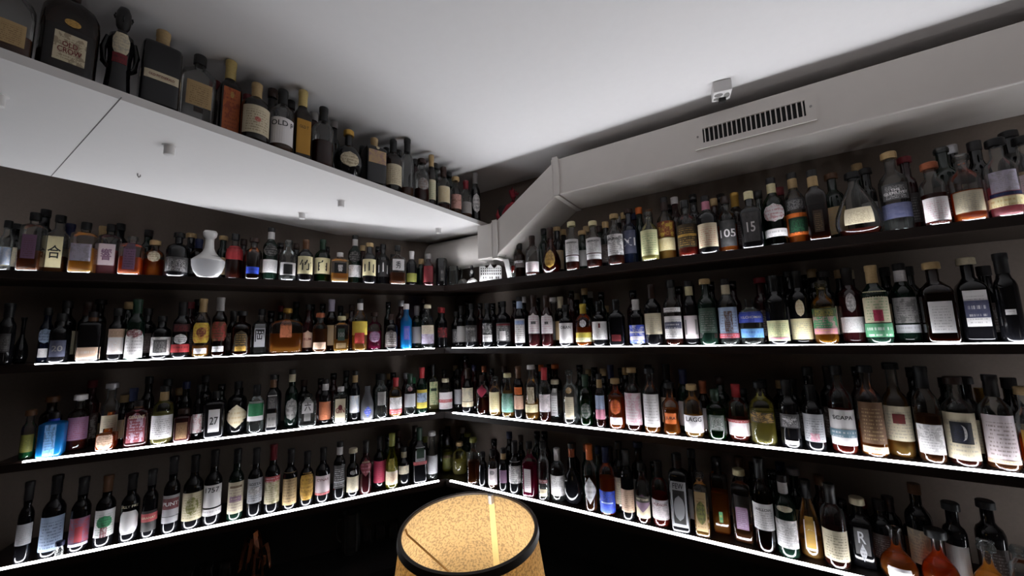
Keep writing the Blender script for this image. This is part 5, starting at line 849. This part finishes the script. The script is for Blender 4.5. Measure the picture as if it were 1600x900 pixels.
# the far back rows, past the three hundred that show largest
REST = '''
-0.3446 2.5730 1.1742 0.0338 0.3079 blk
0.4819 2.0214 1.9470 0.0347 0.2471 dbr
0.3187 2.0602 1.5598 0.0243 0.2913 dk
-1.0577 1.2890 2.3150 0.0299 0.2506 dred
-0.5845 2.4487 1.9470 0.0338 0.1834 tan
1.1502 1.5479 0.7836 0.0289 0.2783 brn
-1.1714 2.1840 1.1742 0.0343 0.2364 dbr
1.0635 1.5853 1.9470 0.0243 0.2592 blk
0.3214 2.1236 1.5598 0.0250 0.2592 wht
-0.5858 2.5099 1.5598 0.0346 0.3220 dbr
-0.9726 2.2645 1.1742 0.0289 0.2730 blk
0.5948 1.8842 1.5598 0.0337 0.2663 dk
-1.2763 2.0902 1.1742 0.0338 0.2730 dk
-0.7645 2.3554 1.5598 0.0243 0.2880 dk
-0.2013 2.3916 1.5598 0.0243 0.2677 dk
0.3640 2.1677 1.5598 0.0304 0.2879 crm
-1.8147 1.8732 1.9470 0.0294 0.2489 blk
-1.0894 2.2040 1.1742 0.0245 0.2390 dk
0.0636 2.2228 1.5598 0.0337 0.2835 wht
0.8794 1.7917 0.7836 0.0253 0.2752 dbr
-0.9474 2.2606 1.5598 0.0287 0.2695 dbr
0.3101 2.2020 1.9470 0.0357 0.2851 tan
0.3415 2.0456 1.1742 0.0287 0.2865 dk
-1.6774 1.9669 1.1742 0.0349 0.2331 tan
0.4565 2.0138 1.1742 0.0344 0.2663 tan
1.4032 1.4815 1.9470 0.0301 0.3221 tan
1.1474 1.5734 1.9470 0.0292 0.2663 dred
-1.6351 1.9888 1.5598 0.0348 0.2931 blk
0.8930 1.7118 1.1742 0.0340 0.2468 dbr
0.0160 2.2709 1.5598 0.0289 0.2668 dk
0.0258 2.2468 0.7836 0.0243 0.2812 dbr
0.3857 2.0352 1.5598 0.0340 0.3003 tan
-0.6949 2.3914 1.5598 0.0338 0.2973 slv
-0.2983 2.5424 1.5598 0.0351 0.3001 dk
-1.2494 2.2112 1.5598 0.0351 0.2887 blk
0.9540 1.6552 1.5598 0.0287 0.2686 dk
-2.1200 1.6925 1.9470 0.0291 0.3032 blk
0.4586 1.9710 1.5598 0.0243 0.2704 dk
0.8059 1.8148 1.9470 0.0347 0.3231 wht
1.0930 1.6792 0.7836 0.0302 0.2856 dbl
-1.1002 2.2209 1.5598 0.0247 0.2742 dk
-0.3011 2.4552 1.1742 0.0337 0.3294 dk
-0.1193 2.3394 1.5598 0.0337 0.2610 dk
-0.4865 2.6064 0.7836 0.0253 0.2382 dk
-1.0318 2.2338 1.1742 0.0289 0.2629 dk
0.8838 1.6999 1.5598 0.0287 0.2740 dk
-0.3551 2.6520 0.7836 0.0349 0.2405 grey
-0.8218 1.5247 2.3150 0.0289 0.2638 grey
1.2224 1.5493 1.5598 0.0295 0.2963 tan
0.6604 1.9075 1.9470 0.0295 0.3070 ora
-0.2457 2.4199 1.1742 0.0243 0.2749 dbl
0.4252 2.0812 1.1742 0.0351 0.2683 dk
0.4036 2.1424 1.1742 0.0258 0.2536 tan
-0.1286 2.3453 0.7836 0.0337 0.2393 dk
-0.6256 2.4668 0.7836 0.0343 0.3014 dbr
-1.0165 2.2642 1.5598 0.0247 0.2641 blk
0.1544 2.1649 0.7836 0.0337 0.3181 dk
-0.7901 1.6410 2.3150 0.0251 0.2968 grey
1.4981 1.3736 1.1742 0.0347 0.2607 dk
-0.6709 2.5334 0.7836 0.0355 0.1976 tan
-0.0387 2.2879 0.7836 0.0337 0.2904 dbl
0.4266 2.1040 1.5598 0.0354 0.2898 gls
0.6358 1.8580 1.1742 0.0243 0.2924 blk
-0.1838 2.3804 1.1742 0.0287 0.2684 cop
0.4066 2.0041 0.7836 0.0243 0.2788 dbl
0.7734 1.7703 1.5598 0.0287 0.2659 dk
0.8575 1.7344 1.9470 0.0289 0.3043 dgn
0.3530 2.0383 0.7836 0.0243 0.2802 cop
-0.9954 2.3202 1.5598 0.0296 0.2213 tan
-1.3572 2.1553 1.5598 0.0298 0.2361 dk
0.1896 2.1424 1.9470 0.0337 0.2755 blk
0.6576 1.9805 1.9470 0.0357 0.3003 dbl
-0.3951 2.6312 1.1742 0.0349 0.2591 crm
0.1174 2.2299 0.7836 0.0344 0.3036 dk
-1.4407 2.0219 1.9470 0.0245 0.2303 dbr
1.3911 1.3765 1.1742 0.0243 0.2985 blk
1.0140 1.6169 0.7836 0.0287 0.2777 dk
-0.6665 2.4062 1.1742 0.0243 0.2369 slv
1.2347 1.6126 1.5598 0.0304 0.2822 dk
0.1485 2.1686 1.1742 0.0243 0.2827 ora
-0.7384 2.3858 1.1742 0.0340 0.2446 dk
0.8070 1.8852 1.9470 0.0303 0.3087 dk
-1.8162 1.8105 1.5598 0.0287 0.2691 tan
-0.4552 2.6677 0.7836 0.0358 0.2478 dk
-0.9134 1.3922 2.3150 0.0289 0.2843 dbr
-1.4898 1.9965 1.1742 0.0245 0.2433 dk
-1.2890 2.1005 1.9470 0.0289 0.2241 dk
0.5423 1.9176 1.1742 0.0243 0.2782 tan
-0.4728 2.5065 1.5598 0.0338 0.2596 red
1.2797 1.4653 1.1742 0.0289 0.2968 dk
-0.0583 2.3004 1.1742 0.0287 0.2712 dbr
-1.3371 2.2108 1.5598 0.0257 0.2688 dred
0.1273 2.2236 1.1742 0.0292 0.2792 blk
0.5423 1.9829 1.1742 0.0347 0.2698 dk
1.0211 1.7488 0.7836 0.0359 0.2658 dk
-0.7141 2.4209 0.7836 0.0343 0.2877 dbr
-1.2127 2.1232 1.9470 0.0287 0.2238 dbr
0.4892 2.0166 1.5598 0.0250 0.2035 tan
-0.1357 2.3498 1.1742 0.0243 0.2544 dk
-1.0984 2.2443 1.9470 0.0249 0.2305 dgn
0.2039 2.2697 1.1742 0.0305 0.2774 dk
-0.4546 2.5328 1.1742 0.0245 0.2437 blk
-1.1016 2.2652 1.1742 0.0349 0.1570 tan
0.1414 2.1731 1.5598 0.0337 0.2690 dk
0.9284 1.6893 1.9470 0.0245 0.2670 tan
-0.7831 2.4527 1.1742 0.0351 0.2317 tan
-0.4185 2.0820 2.3150 0.0243 0.2897 dk
-0.8478 2.3967 1.9470 0.0348 0.2592 dk
-0.0747 2.3998 1.5598 0.0351 0.2729 dk
-0.8139 2.3467 1.1742 0.0340 0.2427 blk
-0.9213 2.3361 1.9470 0.0345 0.2552 tan
0.9829 1.7257 1.9470 0.0298 0.3005 dk
-1.1680 2.2308 1.5598 0.0348 0.2732 dk
1.0346 1.6453 1.1742 0.0344 0.2393 blk
0.9713 1.6857 1.1742 0.0344 0.1964 blk
0.6296 1.8619 0.7836 0.0243 0.2408 dk
-0.8745 1.4486 2.3150 0.0245 0.2714 blk
0.7162 1.8245 0.7836 0.0245 0.2862 blk
-0.3545 2.1747 2.3150 0.0337 0.2754 dk
0.5948 1.9494 1.9470 0.0295 0.2954 tan
1.3447 1.5188 1.5598 0.0354 0.2824 crm
-0.7639 2.3726 0.7836 0.0245 0.2710 dk
-0.5078 1.9792 2.3150 0.0340 0.2662 dk
0.0159 2.2532 1.1742 0.0243 0.2692 dk
-0.5536 2.5717 1.1742 0.0351 0.2637 dgn
-0.7055 1.7634 2.3150 0.0348 0.2341 dk
0.5806 2.0059 1.9470 0.0255 0.2930 slv
-0.6126 1.8275 2.3150 0.0245 0.2576 blk
0.2975 2.1152 0.7836 0.0344 0.2708 brn
0.6837 1.8274 1.9470 0.0243 0.2692 brn
0.5956 1.9488 1.1742 0.0250 0.2680 dk
1.2232 1.5488 0.7836 0.0295 0.1884 dk
0.8644 1.8487 1.9470 0.0257 0.3174 wht
-0.5694 2.4959 0.7836 0.0247 0.2277 olv
0.2091 2.1952 0.7836 0.0250 0.2150 dk
-0.6377 2.4605 1.1742 0.0291 0.2034 grn
0.8313 1.7749 1.5598 0.0247 0.2709 dk
-0.5648 1.8704 2.3150 0.0286 0.2642 dk
-0.7519 2.4013 1.9470 0.0343 0.2076 blk
-1.4447 2.0649 1.1742 0.0249 0.2140 dk
1.1624 1.6350 1.9470 0.0301 0.3022 dk
0.5709 2.0595 1.9470 0.0259 0.2630 grey
1.5179 1.4321 1.5598 0.0304 0.1490 dk
'''
mb = MB(); mats = [glass('dk'), glass('dgn'), glass('dkred')]; keys = ['dk', 'dgn', 'dkred']
for k, ln in enumerate(REST.strip().split('\n')):
    f = ln.split(); x, y, z, R, H = map(float, f[:5]); cc = f[5]
    pr, n, dy = profile('std' if k % 3 else 'squat', R, H)
    mb.lathe(pr+[(0, pr[-1][1], 2, 1)], 16, n, dy, k % 3, (x, y, z))
    if cc not in keys: keys.append(cc+'_'); mats.append(capmat(cc))
    mi = len(mats)-1 if keys[-1] == cc+'_' else (keys.index(cc+'_') if cc+'_' in keys else 0)
    rn = pr[-1][0]; mb.lathe([(rn+.001, H-.035), (rn+.002, H-.034), (rn+.002, H), (0, H)], 12, 2, 1, mi, (x, y, z))
o = mb.build('back_row_bottles', mats, None, True); tag(o, 'dim bottles crowded in the back rows of the wall shelves', 'bottles', None, 'stuff')

PLACE = {'bell': (-1.5044, 1.8718, 1.9470, 0.677), 'mug': (-0.3776, 2.4489, 1.9470, 0.153), 'cup': (-0.3249, 2.5212, 1.9470, 0.128), 'bird': (-0.2530, 2.4068, 1.9470, 0.105), 'bowl': (-0.2412, 2.3340, 1.9470, 0.103), 'house': (-0.1277, 2.2854, 1.9470, 0.056), 'tulip': (0.0079, 2.1550, 1.9470, -0.004), 'tag': (-0.0107, 2.1930, 1.9470, 0.005), 'butler': (-1.0990, 1.0005, 2.3150, 0.832), 'mini': (-1.8644, 1.6706, 0.7836, 0.840), 'rooster': (-0.0049, 2.3909, 2.2845, 0.002)}
BELLR, BELLH = 0.0671, 0.2365
TUMB = [(-1.8530, 1.9592), (-1.7855, 1.9942), (-1.7180, 2.0292), (-1.5831, 2.0991), (-1.6505, 2.0641), (-1.5156, 2.1341), (-1.6395, 1.9869)]
TUMB2 = [(-0.9030, 2.4514), (-0.7680, 2.5214), (-0.8355, 2.4864)]
PITCHER = (-0.9617, 2.3602)
COPPER = (-1.3639, 2.1293)
# ---------------------------------------------------------------- other things on the shelves
CERAM, mnt, mout = new_mat('frosted white glass')
_t = N(mnt, 'ShaderNodeBsdfTranslucent', i0=(.85, .85, .88, 1)); _d = N(mnt, 'ShaderNodeBsdfDiffuse', i0=(.72, .71, .70, 1)); _x = N(mnt, 'ShaderNodeMixShader', i0=.25)
mnt.links.new(_t.outputs[0], _x.inputs[1]); mnt.links.new(_d.outputs[0], _x.inputs[2]); mnt.links.new(_x.outputs[0], mout.inputs[0])
PORC = plain('white porcelain', (.78, .77, .75, 1), .25, 0, 0, 40, .03)
INK = plain('black ink', (.02, .02, .02, 1), .6)
P_ = PLACE
def putp(name, key, label, cat, rot=None):
    x, y, z, r = P_[key]; o = empty(name, (x, y, z), r if rot is None else rot); tag(o, label, cat); return o
# glowing bell decanter
r = putp('decanter', 'bell', 'frosted white bell-shaped decanter glowing at its base on the highest left shelf', 'bottle')
k = BELLH/1.0; w_ = BELLR
m = MB(); m.lathe([(0, 0), (.35*w_, 0), (.62*w_, .03*k), (.84*w_, .12*k), (.97*w_, .24*k), (w_, .34*k)], 40); smooth_angle(m.build('bowl', CERAM, r), 60)
m = MB(); m.lathe([(w_, .34*k), (w_*1.01, .355*k), (.9*w_, .39*k), (.62*w_, .46*k), (.40*w_, .54*k), (.30*w_, .62*k), (.27*w_, .72*k), (.26*w_, .80*k), (.29*w_, .805*k), (.29*w_, .815*k), (.2*w_, .82*k)], 40); smooth_angle(m.build('neck', PORC, r), 60)
m = MB(); m.lathe([(.22*w_, .815*k), (.26*w_, .83*k), (.40*w_, .88*k), (.44*w_, .95*k), (.37*w_, .99*k), (0, k)], 20, 3); smooth_angle(m.build('stopper', PORC, r), 30)
m = MB(); m.tube([(w_*.7*math.cos(t), w_*.7*math.sin(t), .43*k+.02*k*math.cos(t)) for t in [q*PI/12 for q in range(24)]], .0012, 6, closed=True); m.build('cord', INK, r)
# glass mug
r = putp('glass_mug', 'mug', 'clear glass mug with curved handle near the corner, highest left shelf', 'mug')
m = MB(); m.lathe([(0, .004), (.026, .004), (.029, 0), (.031, .005), (.033, .13), (.030, .13), (.028, .012), (0, .012)], 28); smooth_angle(m.build('mug_body', glass('clr'), r))
m = MB(); m.tube([(.031, 0, .11), (.045, 0, .118), (.056, 0, .10), (.056, 0, .06), (.046, 0, .035), (.032, 0, .03)], .004, 10); smooth_angle(m.build('handle', glass('clr'), r), 60)
r = putp('cup', 'cup', 'small round white cup lying beside the glass mug', 'cup')
m = MB(); prof = [(0, -.032), (.018, -.030), (.027, -.015), (.028, .01), (.024, .030), (.021, .030), (.024, .008), (.022, -.014), (0, -.026)]
m.lathe(prof, 28); o = m.build('cup_body', PORC, r); smooth_angle(o, 60); o.rotation_euler = (PI/2+.25, 0, -.5); o.location = (0, 0, .029)
r = putp('bird_figurine', 'bird', 'small black bird figurine with a white breast near the shelf corner', 'figurine')
m = MB(); m.tube([(0, .012, .045), (0, .006, .055), (0, 0, .075), (0, -.004, .092), (0, -.007, .104), (0, -.010, .114), (0, -.018, .117), (0, -.028, .114)], [.004, .015, .018, .014, .009, .011, .008, .002], 14); smooth_angle(m.build('bird_body', plain('bird black', 'dk', .4), r), 60)
m = MB(); m.lathe([(0, -.012), (.007, -.008), (.010, 0), (.007, .010), (0, .015)], 14, 2, .7, 0, (0, -.016, .080)); smooth_angle(m.build('breast', PORC, r), 60)
m = MB(); m.lathe([(0, 0), (.012, 0), (.010, .004), (.003, .008), (.003, .046), (0, .046)], 12, c=(0, .004, 0)); m.build('foot', plain('bird black', 'dk', .4), r)
r = putp('bowl', 'bowl', 'low white upturned bowl below the black bird figurine', 'bowl')
m = MB(); m.lathe([(.034, 0), (.033, .006), (.026, .02), (.014, .027), (.010, .032), (0, .032)], 28); smooth_angle(m.build('bowl_body', PORC, r), 50)
# porcelain row of gabled houses
r = putp('miniature_house', 'house', 'white porcelain row of gabled canal houses standing at the shelf corner', 'ornament')
W2, D2 = .066, .034
m = MB(); pts = [(-W2, 0), (W2, 0), (W2, .083), (W2*.82, .094), (W2*.62, .094), (W2*.42, .078), (W2*.25, .080), (0, .104), (-W2*.22, .082), (-W2*.38, .078), (-W2*.5, .090), (-W2*.95, .090), (-W2, .080)]
n_ = len(pts); m.add([(x, -D2, z) for x, z in pts]+[(x, D2, z) for x, z in pts], [tuple(range(n_)), tuple(range(2*n_-1, n_-1, -1))]+[(i, n_+i, n_+(i+1) % n_, (i+1) % n_) for i in range(n_)])
m.build('house_walls', PORC, r)
for row, (z_, h_) in enumerate([(.012, .014), (.036, .012), (.055, .010), (.072, .006)]):
    m = MB()
    for c_ in range(10):
        if row == 0 and c_ in (0, 3, 6, 9): continue
        x_ = -W2+.010+c_*.0125; m.hexa([(x_, -D2-.001, z_), (x_+.006, -D2-.001, z_), (x_+.006, -D2+.001, z_), (x_, -D2+.001, z_), (x_, -D2-.001, z_+h_), (x_+.006, -D2-.001, z_+h_), (x_+.006, -D2+.001, z_+h_), (x_, -D2+.001, z_+h_)])
    m.build('window_row', INK, r)
r = putp('paper_tag', 'tag', 'slanted white paper tag beside the tulip glass at the shelf corner', 'tag')
m = MB(); m.hexa([(-.012, -.001, 0), (.016, -.001, 0), (.016, .001, 0), (-.012, .001, 0), (-.034, -.001, .115), (-.006, -.001, .118), (-.006, .001, .118), (-.034, .001, .115)]); m.build('paper', PORC, r)
m = MB(); m.tube([(-.022, 0, .114), (-.026, 0, .130), (-.018, .004, .14)], .0008, 6); m.build('string', INK, r)
r = putp('tulip_glass', 'tulip', 'small stemmed glass of red liquid beside the white porcelain houses', 'glass')
m = MB(); m.lathe([(0, .002), (.018, .001), (.018, .003), (.003, .008), (.003, .025), (.010, .032), (.016, .048), (.019, .075), (.0175, .075), (.014, .048), (.006, .032), (0, .030)], 24); smooth_angle(m.build('glass_body', glass('clr'), r), 50)
m = MB(); m.lathe([(0, .033), (.008, .034), (.0135, .05), (.0165, .068), (0, .068)], 24); smooth_angle(m.build('liquid', liquid('red'), r), 50)
# butler shaped bottle on the hanging shelf
r = putp('figural_bottle', 'butler', 'black butler-shaped bottle with white shirt front on the white hanging shelf', 'bottle')
m = MB(); m.lathe([(0, 0), (.045, 0), (.050, .01), (.044, .06), (.043, .11), (.050, .155), (.044, .178), (.020, .190), (.017, .197)], 28, 2, .8); smooth_angle(m.build('coat', glass('dk'), r), 60)
m = MB(); m.lathe([(.015, .195), (.025, .207), (.030, .228), (.027, .250), (.018, .264), (0, .268)], 20, 2, .95); m.tube([(0, -.026, .232), (0, -.034, .226), (0, -.027, .218)], .004, 8); m.tube([(-.03, 0, .228), (-.034, 0, .235), (-.03, 0, .242)], .004, 6); m.tube([(.03, 0, .228), (.034, 0, .235), (.03, 0, .242)], .004, 6); smooth_angle(m.build('head', plain('butler head', 'dk', .35), r), 60)
pf = [(0, 0, 2, .8), (.045, .0, 2, .8), (.05, .01, 2, .8), (.050, .01, 2, .8), (.044, .06, 2, .8), (.043, .11, 2, .8), (.050, .155, 2, .8), (.044, .178, 2, .8)]
for q, (nm, c_, sp) in enumerate([('shirt', 'crm', 'oct crm grey .46 .70 .62'), ('sash', 'dred', 'b dred dk .36 .47 .6'), ('bow_tie', 'dk', 'o dk dk .675 .72 .3')]):
    o = label_mesh(r, pf, .05, .255, sp, q, 0); o.name = nm
for s_ in (-1, 1):
    m = MB(); m.tube([(s_*.046, 0, .165), (s_*.060, -.004, .13), (s_*.056, -.012, .09), (s_*.042, -.03, .075)], [.012, .013, .011, .008], 10); smooth_angle(m.build('arm', glass('dk'), r), 60)
r.scale = (.56, .56, 1.04)
# dark rooster tin leaning in the corner above the hanging shelf
r = putp('rooster_ornament', 'rooster', 'dark ornament with a red rooster figure in the corner above the duct', 'ornament')
RED = plain('rooster red', (.32, .015, .03, 1), .7, 0, .4, 60, .5)
m = MB(); m.lathe([(0, 0), (.055, 0), (.058, .01), (.058, .14), (.048, .165), (0, .17)], 32, 2, .6, 0, (-.02, .0, 0)); smooth_angle(m.build('drum', plain('drum dark', (.03, .028, .026, 1), .6, 0, .3, 50, .4), r), 40)
m = MB(); m.tube([(-.045, -.05, .05), (-.02, -.05, .09), (.01, -.055, .13), (.03, -.055, .16), (.03, -.06, .20), (.02, -.06, .235), (.005, -.065, .245)], [.010, .03, .036, .026, .017, .017, .006], 14)
for q in range(4): m.tube([(.02+.010*q, -.06, .235-.006*q), (.024+.013*q, -.06, .268-.012*q)], [.008, .002], 8)
m.tube([(-.05, -.06, .04), (-.075, -.055, .09), (-.07, -.05, .13)], [.016, .012, .003], 8)
smooth_angle(m.build('rooster', RED, r), 60)
# ---------------------------------------------------------------- back bar below the shelves
ZB = .42
for side, W_, D_ in (('left', LW, DL), ('right', RW, DR)):
    off = D_*.001; fr = .06
    root = empty('back_bar', W_(0.9, 0, 0)); tag(root, 'black back bar cabinet standing below the lowest %s shelf' % side, 'cabinet')
    def prism(a, z0, z1, nm, mt):
        pp = [Vector(corner(a, 0)[:2])+off, Vector(W_(2.6, a, 0)[:2]), Vector(W_(2.6, -DEP+.002, 0)[:2]), Vector(corner(-DEP+.002, 0)[:2])+off]
        m = MB(); m.prism(pp, z0, z1); o = m.build(nm, mt); o.parent = root; o.matrix_parent_inverse = Matrix.Translation(-Vector(root.location))
    prism(fr, ZB-.03, ZB, 'worktop', BAR); prism(fr-.03, .08, ZB-.03, 'carcass', BAR); prism(fr-.08, 0, .08, 'plinth', BAR)
    m = MB(); zz = (ZB, ZS[3]-TH-.001); m.prism([Vector(corner(-DEP+.012, 0)[:2])+off, Vector(W_(2.6, -DEP+.012, 0)[:2]), Vector(W_(2.6, -DEP+.002, 0)[:2]), Vector(corner(-DEP+.002, 0)[:2])+off], *zz); tag(m.build('shadow_panel_1' if side == 'left' else 'shadow_panel_2', BAR), kind='structure')  # black panel added to darken the gap below the lowest shelf
    for k in range(4):
        m = MB(); s0 = .22+k*.55
        a_, b_2 = fr-.030, fr-.012
        m.hexa([W_(s0, a_, .1), W_(s0+.5, a_, .1), W_(s0+.5, b_2, .1), W_(s0, b_2, .1), W_(s0, a_, ZB-.05), W_(s0+.5, a_, ZB-.05), W_(s0+.5, b_2, ZB-.05), W_(s0, b_2, ZB-.05)])
        d = m.build('door', BAR); d.parent = root; d.matrix_parent_inverse = Matrix.Translation(-Vector(root.location))
        m = MB(); m.tube([W_(s0+.44, b_2, .27), W_(s0+.44, b_2+.02, .27), W_(s0+.44, b_2+.02, .19), W_(s0+.44, b_2, .19)], .004, 8)
        h = m.build('handle', BRASS); h.parent = d; h.matrix_parent_inverse = Matrix.Identity(4)
def tumbler(x, y, z, lb, grp, h=.095, rr=.034):
    o = empty('tumbler', (x, y, z)); m = MB(); m.lathe([(rr*1.0, 0), (rr*1.04, .002), (rr*.86, h), (0, h), (0, h-.012), (rr*.8, h-.012), (rr*.95, .002)], 28); smooth_angle(m.build('glass_body', glass('clr'), o), 50)
    tag(o, lb, 'glass', grp)
for q, (x, y) in enumerate(TUMB):
    tumbler(x, y, ZB, 'upturned drinking glass in the dark cluster on the left back bar', 'upturned glasses on the back bar')
for q, (x, y) in enumerate(TUMB2):
    tumbler(x, y, ZB, 'upturned glass on the dark back bar just left of the lamp', 'glasses beside the lamp')
x, y = PITCHER
o = empty('glass_pitcher', (x, y, ZB)); m = MB(); m.lathe([(0, .004), (.045, .004), (.048, 0), (.05, .006), (.052, .12), (.047, .19), (.050, .215), (.047, .215), (.044, .19), (.049, .12), (.046, .014), (0, .014)], 32); smooth_angle(m.build('pitcher_body', glass('clr'), o), 50)
m = MB(); m.tube([(-.05, 0, .17), (-.075, 0, .175), (-.088, 0, .15), (-.085, 0, .09), (-.07, 0, .06), (-.052, 0, .055)], .006, 10); smooth_angle(m.build('handle', glass('clr'), o), 60)
tag(o, 'tall dim glass pitcher on the back bar under the left shelves', 'pitcher')
x, y = COPPER
o = empty('copper_ornament', (x, y, ZB)); cm_ = plain('copper foil', (.55, .22, .12, 1), .28, .9, .6, 40, .3)
for q in range(9):
    a = q*2*PI/9+.3; m = MB(); pts = []; L_ = .065+.02*((q*7) % 3); v = []; f = []
    for t in range(9):
        u = t/8; rr = L_*math.sin(u*1.5)*.75; zz = .10+.10*math.cos(u*2.2)*(1 if q % 2 else .8)+.03*math.sin(u*9+q); tw = a+.9*u*math.sin(q*2.1); wv = .011*(1-u*.5)
        cx, cy = rr*math.cos(tw), rr*math.sin(tw); nx, ny = -math.sin(tw+u*2), math.cos(tw+u*2)
        v += [(cx-nx*wv, cy-ny*wv, max(.001, zz)), (cx+nx*wv, cy+ny*wv, max(.001, zz+.012*math.sin(q+u*4)))]
    f = [(2*t, 2*t+1, 2*t+3, 2*t+2) for t in range(8)]; m.add(v, f); ob = m.build('foil_leaf', cm_, o); sm = ob.modifiers.new('s', 'SOLIDIFY'); sm.thickness = .0015
m = MB(); m.lathe([(0, 0), (.035, 0), (.035, .006), (.008, .012), (.006, .12), (0, .12)], 20); m.build('foot', cm_, o)
tag(o, 'crumpled shiny copper foil ornament on the left back bar', 'ornament')
# tiny silver-capped glass in front of the lowest left shelf bottles
x, y, z, _ = P_['mini']
o = empty('miniature_bottle', (x, y, z)); m = MB(); m.lathe([(0, 0), (.011, 0), (.012, .002), (.012, .030), (.008, .038), (.008, .044)], 16); smooth_angle(m.build('glass_body', glass('clr'), o), 50)
m = MB(); m.lathe([(.0085, .042), (.0135, .043), (.0135, .058), (.012, .060), (0, .060)], 16); smooth_angle(m.build('cap', capmat('dbl'), o), 40)
tag(o, 'tiny clear bottle with dark cap standing in front of lowest left shelf bottles', 'bottle')
